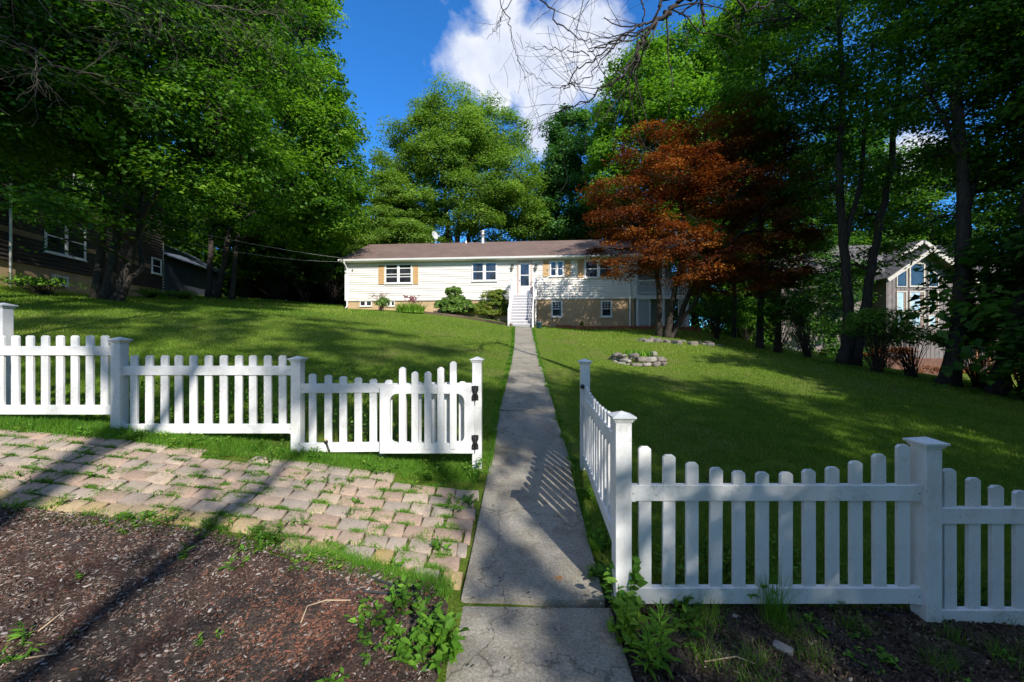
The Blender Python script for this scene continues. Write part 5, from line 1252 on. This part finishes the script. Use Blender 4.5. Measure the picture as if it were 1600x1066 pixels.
# ------------------------------------------------------------------ weeds, grass and litter
FINE = np.array([(0, 0, 0), (.30, .42, .05), (.30, -.42, .05), (.32, 0, 0), (.68, .30, .03), (.68, -.30, .03), (.68, 0, -.02), (1, 0, -.10)])
FINEF = np.array([(0, 3, 1, 1), (0, 2, 3, 3), (3, 6, 4, 1), (3, 2, 5, 6), (6, 7, 4, 4), (6, 5, 7, 7)])
def fine_leaves(c, ax, nrm, L, W, rng):
    """pointed leaves built of six faces; c base point, ax direction"""
    n = len(c); ax = norm(ax); nrm = norm(nrm - ax*(nrm*ax).sum(1, keepdims=True)); sd = np.cross(nrm, ax); L = np.asarray(L)[:, None]; W = L*W
    v = np.stack([c + ax*L*p[0] + sd*W*p[1] + nrm*L*p[2] for p in FINE], 1).reshape(-1, 3)
    tri = np.array([(0,3,1),(0,2,3),(3,6,1),(6,4,1),(3,2,5),(3,5,6),(6,7,4),(6,5,7)])
    return v, (np.arange(n)[:, None, None]*8 + tri[None]).reshape(-1, 3)
def weed(px, py, label, n, h, spread, L, W, seed, mat='leaf_weed', style='bush', loc=None, group=None, name='weed'):
    r = np.random.default_rng(seed); g = G(px, py) if loc is None else Vector((loc[0], loc[1], g1(*loc)))
    root = empty(name, (g.x, g.y, g.z+.015)); tag(root, label, 'weed', group)
    if style == 'rosette':
        a = np.arange(n)*2.4; el = r.uniform(.15, .55, n); ax = np.stack([np.cos(a)*np.cos(el), np.sin(a)*np.cos(el), np.sin(el)], 1); c = ax*.008; nr = np.stack([-np.cos(a)*.4, -np.sin(a)*.4, np.ones(n)], 1)
        v_, f_ = fine_leaves(c, ax, nr, L*r.uniform(.7, 1.15, n), W, r)
    elif style == 'lance':    # spiral lance leaves up an upright stem
        t = np.linspace(.1, 1, n); a = np.arange(n)*2.4; el = .15+.9*t**2; c = np.stack([0*t, 0*t, h*t], 1); ax = np.stack([np.cos(a)*np.cos(el), np.sin(a)*np.cos(el), np.sin(el)], 1); nr = np.stack([-np.cos(a)*.3, -np.sin(a)*.3, np.ones(n)], 1)
        v_, f_ = fine_leaves(c, ax, nr, L*(1.1-.55*t)*r.uniform(.85, 1.1, n), W, r)
        MB().tube([(0, 0, -.02), (.004, 0, h*.5), (0, 0, h)], [.005, .004, .002], 6).build('stem', M[mat], root)
    else:
        ns = max(4, n//9); mb = MB(); C, A = [], []
        for k in range(ns):
            a = r.uniform(0, 6.28); rad = spread*np.sqrt(r.random()); H = h*r.uniform(.5, 1.1)*(1.15-.5*rad/max(spread, 1e-6)); tip = np.array([math.cos(a)*rad, math.sin(a)*rad, H]); s0 = tip*[.55, .55, 0]+[0, 0, -.02]
            pts = bez(s0, (s0*.6+tip*.4)+[0, 0, H*.3], tip, 5); mb.tube([tuple(p) for p in pts], list(np.linspace(.0032, .0016, 5)), 4, cap=False)
            m = max(2, n//ns)
            for j in range(m):
                f0 = .25+.75*(j+1)/m; p = pts[min(4, int(f0*4))]*(f0)+pts[min(4, int(f0*4))]*(1-f0); C.append(p + r.normal(0, .006, 3)); b_ = r.uniform(0, 6.28); e_ = r.uniform(-.2, .6); A.append([math.cos(b_)*math.cos(e_), math.sin(b_)*math.cos(e_), math.sin(e_)])
        mb.build('stems', M[mat], root); C = np.array(C); A = np.array(A); n = len(C); nr = r.normal(0, .35, (n, 3))+[0, 0, 1]
        v_, f_ = fine_leaves(C, A, nr, L*r.uniform(.5, 1.15, n), W, r)
    k_ = len(v_)//8
    link_mesh('foliage', np_mesh('foliage', v_, f_, 3, np.repeat(np.clip(r.normal(.5, .2, k_), 0, 1), 8)), M[mat], root)
    return root
weed(370, 890, 'bright green rosette weed alone on the bare mulch', 13, .05, .1, .11, .42, 201, style='rosette')
weed(1032, 1052, 'upright bright weed with narrow lance leaves in the bottom bed right of the walk', 46, .30, .1, .13, .24, 202, style='lance')
weed(1012, 1062, 'second narrow-leaved weed at the bottom edge right of the walk', 34, .22, .1, .11, .24, 212, style='lance')
weed(968, 962, 'broad-leaved vine weed climbing the front corner post of the right fence', 95, .36, .17, .085, .72, 203)
weed(985, 1010, 'yellow-green broad weed between the walk and the corner post', 90, .22, .14, .07, .70, 204, 'leaf_lily')
weed(1060, 975, 'dark leafy weed under the rail right of the corner post', 110, .16, .22, .06, .62, 205, 'leaf_maple')
weed(935, 905, 'low leaves spilling on the walk edge beside the corner post', 40, .10, .08, .06, .7, 206)
weed(630, 985, 'wide leafy weed patch left of the walk in the foreground', 260, .17, .30, .055, .66, 207)
weed(672, 1030, 'taller leafy weeds at the lower left corner of the walk', 200, .20, .20, .065, .62, 208)
weed(560, 1050, 'sprawling small weeds at the bottom edge in the mulch', 90, .10, .22, .04, .5, 209)
weed(680, 740, 'bright yellow-green weeds under the open gate', 170, .11, .26, .045, .6, 210, 'leaf_lily')
weed(742, 745, 'leafy weed around the foot of the hinge post', 100, .22, .12, .05, .6, 211)
weed(560, 700, 'leafy weed between the pickets and the grey light', 90, .24, .14, .045, .6, 213)
weed(715, 790, 'low weeds on the last pavers beside the walk', 120, .06, .20, .045, .6, 214)
weed(455, 700, 'weeds at the second left fence post', 80, .10, .20, .045, .5, 215)
weed(210, 665, 'broad green leaves at the foot of the first left fence post', 14, .12, .1, .16, .4, 216, style='rosette')
weed(290, 882, 'small upright weed on the mulch left of the rosette', 16, .12, .03, .06, .3, 217)
weed(107, 1002, 'small curled leaf weed on the mulch at the far left', 6, .03, .03, .045, .8, 218, style='rosette')
weed(312, 1020, 'tiny grey-green seedling in the lower mulch', 16, .06, .02, .03, .5, 219)
weed(341, 1012, 'tiny bright seedling beside the grey-green one', 8, .04, .02, .035, .6, 220)
weed(122, 915, 'tiny blue-green seedling on the shaded mulch', 16, .06, .03, .03, .5, 221)
weed(30, 1030, 'grassy weed in the lower left corner', 60, .12, .12, .05, .3, 222)
weed(405, 855, 'spreading weed growing over the paver edge', 110, .08, .18, .045, .45, 223)
weed(225, 822, 'yellowish low weeds along the front paver edge', 130, .06, .24, .035, .6, 224, 'leaf_lily')
weed(60, 800, 'low weeds at the left end of the paver edge', 70, .07, .2, .035, .6, 225, 'leaf_lily')
weed(500, 880, 'pale low weeds between pavers and mulch', 130, .07, .26, .035, .5, 226, 'leaf_lily')
weed(690, 860, 'small weed tuft in the pavers close to the walk', 60, .06, .09, .05, .5, 227)
weed(1395, 1040, 'small bright weed on the soil at the lower right', 40, .07, .1, .05, .6, 228)
weed(1290, 985, 'small weeds under the long fence panel', 50, .08, .14, .045, .6, 229, 'leaf_maple')
weed(1560, 1035, 'lone bright seedling at the right bottom corner', 18, .06, .04, .04, .7, 230)
weed(1120, 925, 'leafy weeds behind the long fence panel', 260, .22, .5, .05, .6, 231, 'leaf_maple', loc=(1.45, 2.85))
weed(1250, 925, 'yellowish leafy weeds behind the middle of the long fence panel', 200, .20, .4, .05, .6, 232, loc=(2.15, 2.8))
weed(905, 800, 'weed strip at the foot of the side fence', 150, .10, .12, .045, .6, 233, loc=(.76, 3.1))
weed(905, 800, 'weeds between the walk and the far half of the side fence', 110, .09, .12, .045, .6, 234, loc=(.74, 3.8))

for i in range(34):
    wx = random.uniform(-4.6, -.5); wy = random.uniform(2.55, 3.95) if i % 2 else float(pave_front(wx))+random.gauss(.02, .06)
    weed(0, 0, 'small green weed sprouting from a joint of the pavers', random.randint(16, 46), random.uniform(.03, .08), random.uniform(.05, .13), random.uniform(.025, .045), .55, 500+i, ('leaf_weed', 'leaf_lily')[i % 3 == 0], loc=(wx, wy), group='small weeds growing through the pavers')
for i in range(16):
    wx = random.uniform(-5.2, -.5); wy = 4.0+random.gauss(0, .05)
    weed(0, 0, 'leafy weed in the strip between pavers and left fence', random.randint(40, 80), random.uniform(.07, .14), random.uniform(.08, .2), random.uniform(.03, .05), .55, 560+i, ('leaf_weed', 'leaf_lily')[i % 2], loc=(wx, wy), group='leafy weeds along the left fence')
def grass_field(name, label, n, sampler, h, w, seed, mat, lean=.7, seg=2, hvar=.35):
    r = np.random.default_rng(seed); x, y = sampler(r, n); z = gz(x, y); n = len(x)
    d = np.hypot(x, y); W = w*np.maximum(1, d/5.0); az = r.uniform(0, 2*np.pi, n); ln = r.uniform(.15, 1, n)*lean
    patch = .5+.5*np.sin(x*.9+1.3*np.sin(y*.7))*np.sin(y*.8+np.sin(x*.6)*1.5)
    H = h*r.uniform(1-hvar, 1+hvar, n)*(1+.25*(patch-.5))*np.maximum(1, d/14)
    V = []
    for k in range(seg+1):
        t = k/seg; ww = W*(1-t)*.5; a_ = ln*H*t**1.7
        px_ = x+np.cos(az)*a_; py_ = y+np.sin(az)*a_; pz = z-.008+H*(t-.4*ln*t*t)
        if k < seg: V.append(np.stack([px_+np.sin(az)*ww, py_-np.cos(az)*ww, pz], 1)); V.append(np.stack([px_-np.sin(az)*ww, py_+np.cos(az)*ww, pz], 1))
        else: V.append(np.stack([px_, py_, pz], 1))
    m = 2*seg+1; tri = []
    for k in range(seg-1): tri += [(2*k, 2*k+1, 2*k+3), (2*k, 2*k+3, 2*k+2)]
    tri.append((2*seg-2, 2*seg-1, 2*seg)); F_ = (np.arange(n)[:, None, None]*m + np.array(tri)[None]).reshape(-1, 3)
    big = .5+.25*np.sin(x*.55+2*np.sin(y*.33))+.25*np.sin(y*.41+1.7*np.sin(x*.29+1))
    fine = np.sin(x*6.1+2*np.sin(y*4.3))*np.sin(y*5.2+2*np.sin(x*3.7))
    var = np.clip(.14+.42*r.random(n)+.46*(big-.42)+.22*(patch-.5)+.10*fine+(r.random(n) < .07)*.45, 0, 1)
    o = link_mesh(name, np_mesh(name, np.stack(V, 1).reshape(-1, 3), F_, 3, np.repeat(var, m)), mat); tag(o, label, 'grass', kind='stuff'); return o
def lawn_samp(r, n):
    y = 2.5*(30/2.5)**(r.random(n)**.85); x = r.uniform(-1.45, 1.45, n)*y*1.0
    ok = ((x < walk_l(y)-.0) & (y > 4.35)) | ((x > walk_r(y)+.01) & (y > 2.5) & (x > .70+(y-2.5)*.06))
    ok &= ~((y > 20.6) & (x > -.3) & (x < 1.6)) ; hx = (x-HL.x)*hd.x+(y-HL.y)*hd.y; hy = -(x-HL.x)*hd.y+(y-HL.y)*hd.x
    ok &= ~((hx > -.2) & (hx < 23) & (hy > -1.0)); ok &= ~((hx > 4.5) & (hx < 11) & (hy > -3.2))
    # the lawn stops at the wooded borders
    ok &= (x < 15.0+.4*np.sin(y)) | ((x > 16.5) & (x < 27) & (y < 26.5)); ok &= np.hypot(x-g_pl.x, y-g_pl.y) > .8
    return x[ok], y[ok]
g_pl = bpy.data.objects['stone_planter'].location
def lawn_near(r, n):
    y = 2.5+r.random(n)**1.4*6; x = r.uniform(-1.4, 1.4, n)*y
    ok = ((x < walk_l(y)-.0) & (y > 4.35)) | ((x > walk_r(y)+.01) & (y > 2.5) & (x > .70+(y-2.5)*.06)); return x[ok], y[ok]
grass_field('lawn_grass', 'mown green lawn grass on both sides of the walk', 330000, lawn_samp, .055, .0065, 301, M['grass'])
grass_field('lawn_grass', 'near lawn grass just behind the picket fences', 240000, lawn_near, .060, .0045, 302, M['grass'])
def strip(r, n):
    x = r.uniform(-6.4, -.36, n); y = 4.10+r.normal(0, .10, n); ok = (y > 3.90) & (y < 4.5) & (r.random(n) < .35+.65*np.abs(np.sin(x*2.3+np.sin(x*5)))); return x[ok], y[ok]
grass_field('long_grass', 'uncut grass strip along the foot of the left fence', 30000, strip, .075, .0048, 303, M['leaf_weed'], .9, 3, .55)
def walk_edge(r, n):
    y = 2.9+r.random(n)**1.5*17; y += .12*np.sin(y*9); keep = (r.random(n) < .35+.65*np.abs(np.sin(y*2.9)*np.sin(y*1.3+1))); y = y[keep]; n = len(y); x = np.where(r.random(n) < .5, walk_l(y)-np.abs(r.normal(0, .05, n))+.035, walk_r(y)+np.abs(r.normal(0, .05, n))-.035); ok = (x > 0) | (y > 4.1); x, y = x[ok], y[ok]; return x, y
grass_field('edge_grass', 'longer grass hanging over the edges of the walk', 34000, walk_edge, .075, .005, 304, M['leaf_weed'], .9, 3, .4)
def joints_s(r, n):
    # tufts rooted in paver joints
    m = 420; cx = r.uniform(-6, -.45, m); cy = r.uniform(2.6, 3.95, m); cy = np.where(r.random(m) < .6, 2.42+np.round((cy-2.42)/.155)*.155, cy); k = r.integers(0, m, n); x = cx[k]+r.normal(0, .035, n); y = cy[k]+r.normal(0, 1, n)*np.where(k % 3 == 0, .035, .010); ok = (y > 2.5); return x[ok], y[ok]
grass_field('joint_weeds', 'small weeds and grass growing out of the paver joints', 34000, joints_s, .030, .0065, 305, M['leaf_weed'], 1.6, 3, .6)
def front_edge(r, n):
    m = 60; c = np.concatenate([r.uniform(-6, -.4, 25), r.normal(-1.2, .35, 35)]); k = r.integers(0, m, n); x = c[k]+r.normal(0, .08, n); y = pave_front(x)+r.normal(0, .05, n)+.02; ok = x < -.38; return x[ok], y[ok]
grass_field('edge_weeds', 'tufty grass growing over the front edge of the pavers', 14000, front_edge, .05, .0045, 306, M['leaf_weed'], 1.1, 3, .6)
def soil_s(r, n):
    m = 46; cx = r.uniform(.8, 4.2, m); cy = np.clip(r.normal(2.25, .28, m), 1.4, 2.7); k = r.integers(0, m, n); return cx[k]+r.normal(0, .05, n), cy[k]+r.normal(0, .04, n)
grass_field('soil_grass', 'straggly grass on the dark soil by the right fence', 6500, soil_s, .12, .004, 307, M['leaf_maple'], 1.1, 4, .6)
def tall_s(r, n): return 1.62+r.normal(0, .035, n), 2.36+r.normal(0, .03, n)
grass_field('tall_grass', 'tall seeding grass tuft in front of the long right fence panel', 120, tall_s, .40, .004, 308, M['leaf_weed'], .5, 5, .4)

for i in range(9):
    weed(0, 0, 'leafy ground plants growing just behind the long right fence', random.randint(60, 130), random.uniform(.10, .22), random.uniform(.15, .3), random.uniform(.035, .055), .6, 600+i, ('leaf_maple', 'leaf_weed', 'leaf_lily')[i % 3], loc=(random.uniform(1.0, 4.3), random.uniform(2.62, 3.0)), group='ground plants behind the right fence')
for i in range(8):
    weed(0, 0, 'low weeds growing on the dark soil before the right fence', random.randint(24, 70), random.uniform(.05, .14), random.uniform(.06, .16), random.uniform(.03, .05), .55, 620+i, ('leaf_weed', 'leaf_maple')[i % 2], loc=(random.uniform(.75, 3.0), random.uniform(1.7, 2.3)), group='low weeds before the right fence')
# bark chips and leaf litter
def chips(name, label, n, samp, mat, seed, s0=.006, s1=.022, lift=.028, flat=.35):
    r = np.random.default_rng(seed); x, y = samp(r, n); n = len(x); c = np.stack([x, y, gz(x, y)+lift+r.uniform(-.004, .008, n)], 1)
    L = r.uniform(s0, s1, n)*r.choice([1, 1, 1.6], n); a = r.normal(.9, .8, n); t = r.normal(0, flat, n); ax = np.stack([np.cos(a)*np.cos(t), np.sin(a)*np.cos(t), np.sin(t)], 1)
    nr = norm(r.normal(0, flat, (n, 3))+[0, 0, 1]); sd = norm(np.cross(nr, ax)); nr = np.cross(ax, sd); W = (L*r.uniform(.18, .5, n))[:, None]; L = L[:, None]; T = L*.10
    v = np.stack([c+ax*L*i+sd*W*j+nr*T*k for i, j, k in ((-.5,-.5,-1),(.5,-.4,-1),(.5,.4,-1),(-.5,.5,-1),(-.45,-.4,1),(.5,-.3,1),(.4,.4,1),(-.5,.4,1))], 1).reshape(-1, 3)
    q = np.array([(4,5,6,7),(0,1,5,4),(1,2,6,5),(2,3,7,6),(3,0,4,7)]); f_ = (np.arange(n)[:, None, None]*8+q[None]).reshape(-1, 4)
    var = np.clip(r.beta(1.1, 2.6, n), 0, 1)
    redz = np.exp(-((x+1.15)**2/.18+(y-2.15)**2/.10)) if name == 'bark_chips' else np.zeros(n)
    var = np.where(r.random(n) < redz*.75, .42, np.where((var > .36) & (var < .48) & (r.random(n) < .6), .58, var))
    o = link_mesh(name, np_mesh(name, v, f_, 4, np.repeat(var, 8)), mat); tag(o, label, 'mulch', kind='stuff'); return o
def chip_mat(name, stops):
    m, nt, b, o = new_mat(name); at = nd(nt, 'ShaderNodeAttribute', attribute_name='var'); nt.links.new(ramp(nt, at.outputs['Fac'], stops), b.inputs['Base Color']); b.inputs['Roughness'].default_value = .9; b.inputs['Specular IOR Level'].default_value = .2; return m
cm = chip_mat('bark_chips', [(0, (.035, .024, .019)), (.25, (.090, .066, .055)), (.42, (.18, .078, .050)), (.55, (.19, .15, .13)), (.8, (.36, .325, .30)), (1, (.55, .52, .49))])
def mul(r, n):
    y = .9+r.random(n)**.8*2.0; x = r.uniform(-1.45, -.2, n)*y*1.0; dn = .5+.5*np.sin(x*3.1+2*np.sin(y*2.3))*np.sin(y*3.7+1.5*np.sin(x*2.1)); ok = (x > -5.5) & (x < -.40) & (y < pave_front(x)+.02*r.normal(size=n)) & (r.random(n) < .30+.7*dn); return x[ok], y[ok]
chips('bark_chips', 'loose reddish-brown bark chips and splinters of the mulch bed', 85000, mul, cm, 401, .003, .019)
cm2 = chip_mat('soil_litter', [(0, (.02, .015, .012)), (.4, (.06, .045, .035)), (.8, (.19, .14, .10)), (1, (.42, .38, .33))])
def soi(r, n):
    y = 1.1+r.random(n)*1.55; x = .64+r.random(n)*3.2; return x, y
chips('leaf_litter', 'dead leaf bits and crumbs on the dark soil', 24000, soi, cm2, 402, .006, .03, .024, .5)
def law(r, n):
    y = 1.7+r.random(n)**1.3*16; x = r.uniform(-1.2, 1.2, n)*y; ok = ((x < .6) | (y > 2.7)) & ((x > walk_l(y)) | (y > 4.4)) & (y < 19); return x[ok], y[ok]
chips('fallen_leaves', 'scattered dry leaves and petals lying on the walk and the lawn', 700, law, cm2, 403, .008, .022, .034, .5)
# fallen twigs
for i, (pts, lab) in enumerate((([(470, 985), (480, 960), (510, 950), (548, 952)], 'pale curved twig lying on the mulch'), ([(40, 1045), (90, 1035)], 'broken stick at the lower left of the mulch'), ([(60, 1000), (110, 960)], 'thin straight twig on the left mulch'), ([(1100, 1050), (1150, 1040), (1180, 1052)], 'thin root on the dark soil'))):
    g_ = [G(*p) + Vector((0, 0, .04)) for p in pts]; tag(MB().tube(g_, .004, 5).build('fallen_twig', simple('dry_twig', (.40, .30, .20), .9)), lab, 'twig')

# ------------------------------------------------------------------ camera, sun, sky
cam = bpy.data.objects.new('camera', bpy.data.cameras.new('camera')); col.objects.link(cam); scene.camera = cam
cam.location = (0, 0, ZC); cam.rotation_euler = (R(90), 0, 0); cam.data.sensor_width = 36; cam.data.lens = 36*F/1600; cam.data.clip_end = 3000; cam.data.clip_start = .02
SUN_AZ, SUN_EL = 26.0, 35.0       # degrees right of straight behind the camera / above the horizon
sd_ = Vector((math.sin(R(SUN_AZ))*math.cos(R(SUN_EL)), -math.cos(R(SUN_AZ))*math.cos(R(SUN_EL)), math.sin(R(SUN_EL))))
sl_ = bpy.data.lights.new('sun', 'SUN'); sl_.energy = 4.6; sl_.angle = R(.55); sl_.color = (1, .94, .84)
so_ = bpy.data.objects.new('sun', sl_); col.objects.link(so_); so_.rotation_euler = (-sd_).to_track_quat('-Z', 'Y').to_euler()
w = bpy.data.worlds.new('World'); scene.world = w; w.use_nodes = True; nt = w.node_tree; nt.nodes.clear()
out = nt.nodes.new('ShaderNodeOutputWorld'); bg = nt.nodes.new('ShaderNodeBackground'); nt.links.new(bg.outputs[0], out.inputs[0])
sky = nt.nodes.new('ShaderNodeTexSky'); sky.sky_type = 'NISHITA'; sky.sun_disc = False; sky.sun_elevation = R(SUN_EL); sky.sun_rotation = R(180-SUN_AZ)
sky.air_density = 1.0; sky.dust_density = .3; sky.ozone_density = 3.0; sky.altitude = 300
SKY = .15; bg.inputs['Strength'].default_value = SKY
blue = mixc(nt, 1.0, sky.outputs[0], (.22, .71, 1.16), 'MULTIPLY')
tc = nd(nt, 'ShaderNodeTexCoord'); n1 = noise(nt, 5.5, 9, .62, vec=tc.outputs['Generated'], dist=.15)
mx = None
for px, py, r in ((738, 92, 66), (790, 80, 80), (850, 95, 95), (905, 55, 85), (870, 140, 80), (850, 180, 60), (842, 215, 40), (788, 12, 58), (782, 158, 26), (925, 105, 70), (330, 120, 50), (1420, 260, 60)):
    d_ = Vector((px-800, F, 533-py)).normalized(); v_ = nd(nt, 'ShaderNodeVectorMath', operation='DISTANCE'); nt.links.new(tc.outputs['Generated'], v_.inputs[0]); v_.inputs[1].default_value = d_
    q = nd(nt, 'ShaderNodeMapRange'); q.inputs['From Min'].default_value = 0; q.inputs['From Max'].default_value = r/F*1.02*(F/math.hypot(px-800, F, 533-py)); q.inputs['To Min'].default_value = 1; q.inputs['To Max'].default_value = 0; nt.links.new(v_.outputs['Value'], q.inputs[0])
    if mx is None: mx = q.outputs[0]
    else:
        m_ = nd(nt, 'ShaderNodeMath', operation='MAXIMUM'); nt.links.new(mx, m_.inputs[0]); nt.links.new(q.outputs[0], m_.inputs[1]); mx = m_.outputs[0]
for dx_, dy_, dz_2, rr in ((.5, -.6, .6, .34), (-.7, -.3, .5, .36), (.05, -.15, 1, .30), (-.5, -.7, .35, .34), (.9, -.1, .5, .30), (0, -.9, .5, .3), (-.95, .1, .35, .25), (.3, -.3, .9, .22), (-.3, .1, .95, .24)):  # unseen clouds added around the sky for neutral fill light
    v_ = nd(nt, 'ShaderNodeVectorMath', operation='DISTANCE'); nt.links.new(tc.outputs['Generated'], v_.inputs[0]); v_.inputs[1].default_value = Vector((dx_, dy_, dz_2)).normalized()
    q = nd(nt, 'ShaderNodeMapRange'); q.inputs['From Min'].default_value = 0; q.inputs['From Max'].default_value = rr*1.3; q.inputs['To Min'].default_value = 1; q.inputs['To Max'].default_value = 0; nt.links.new(v_.outputs['Value'], q.inputs[0])
    m_ = nd(nt, 'ShaderNodeMath', operation='MAXIMUM'); nt.links.new(mx, m_.inputs[0]); nt.links.new(q.outputs[0], m_.inputs[1]); mx = m_.outputs[0]
m1 = nd(nt, 'ShaderNodeMath', operation='MULTIPLY_ADD'); nt.links.new(n1, m1.inputs[0]); m1.inputs[1].default_value = 2.2; m1.inputs[2].default_value = -1.1
m2 = nd(nt, 'ShaderNodeMath', operation='ADD'); nt.links.new(m1.outputs[0], m2.inputs[0]); nt.links.new(mx, m2.inputs[1])
mask = ramp(nt, m2.outputs[0], [(.16, (0,0,0)), (.34, (.30,.30,.30)), (.62, (.96,.96,.96))])
n2 = noise(nt, 9, 6, .6, vec=tc.outputs['Generated'])
cl = ramp(nt, n2, [(.3, (.44/SKY, .49/SKY, .63/SKY)), (.65, (.66/SKY, .68/SKY, .72/SKY))])
nt.links.new(mixc(nt, mask, blue, cl), bg.inputs['Color'])
vs = scene.view_settings; vs.view_transform = 'Standard'; vs.look = 'None'; vs.exposure = 0.58; vs.gamma = 1.0; vs.use_curve_mapping = False
scene.cycles.max_bounces = 8; scene.cycles.diffuse_bounces = 3; scene.cycles.glossy_bounces = 3; scene.cycles.transmission_bounces = 3; scene.cycles.transparent_max_bounces = 4
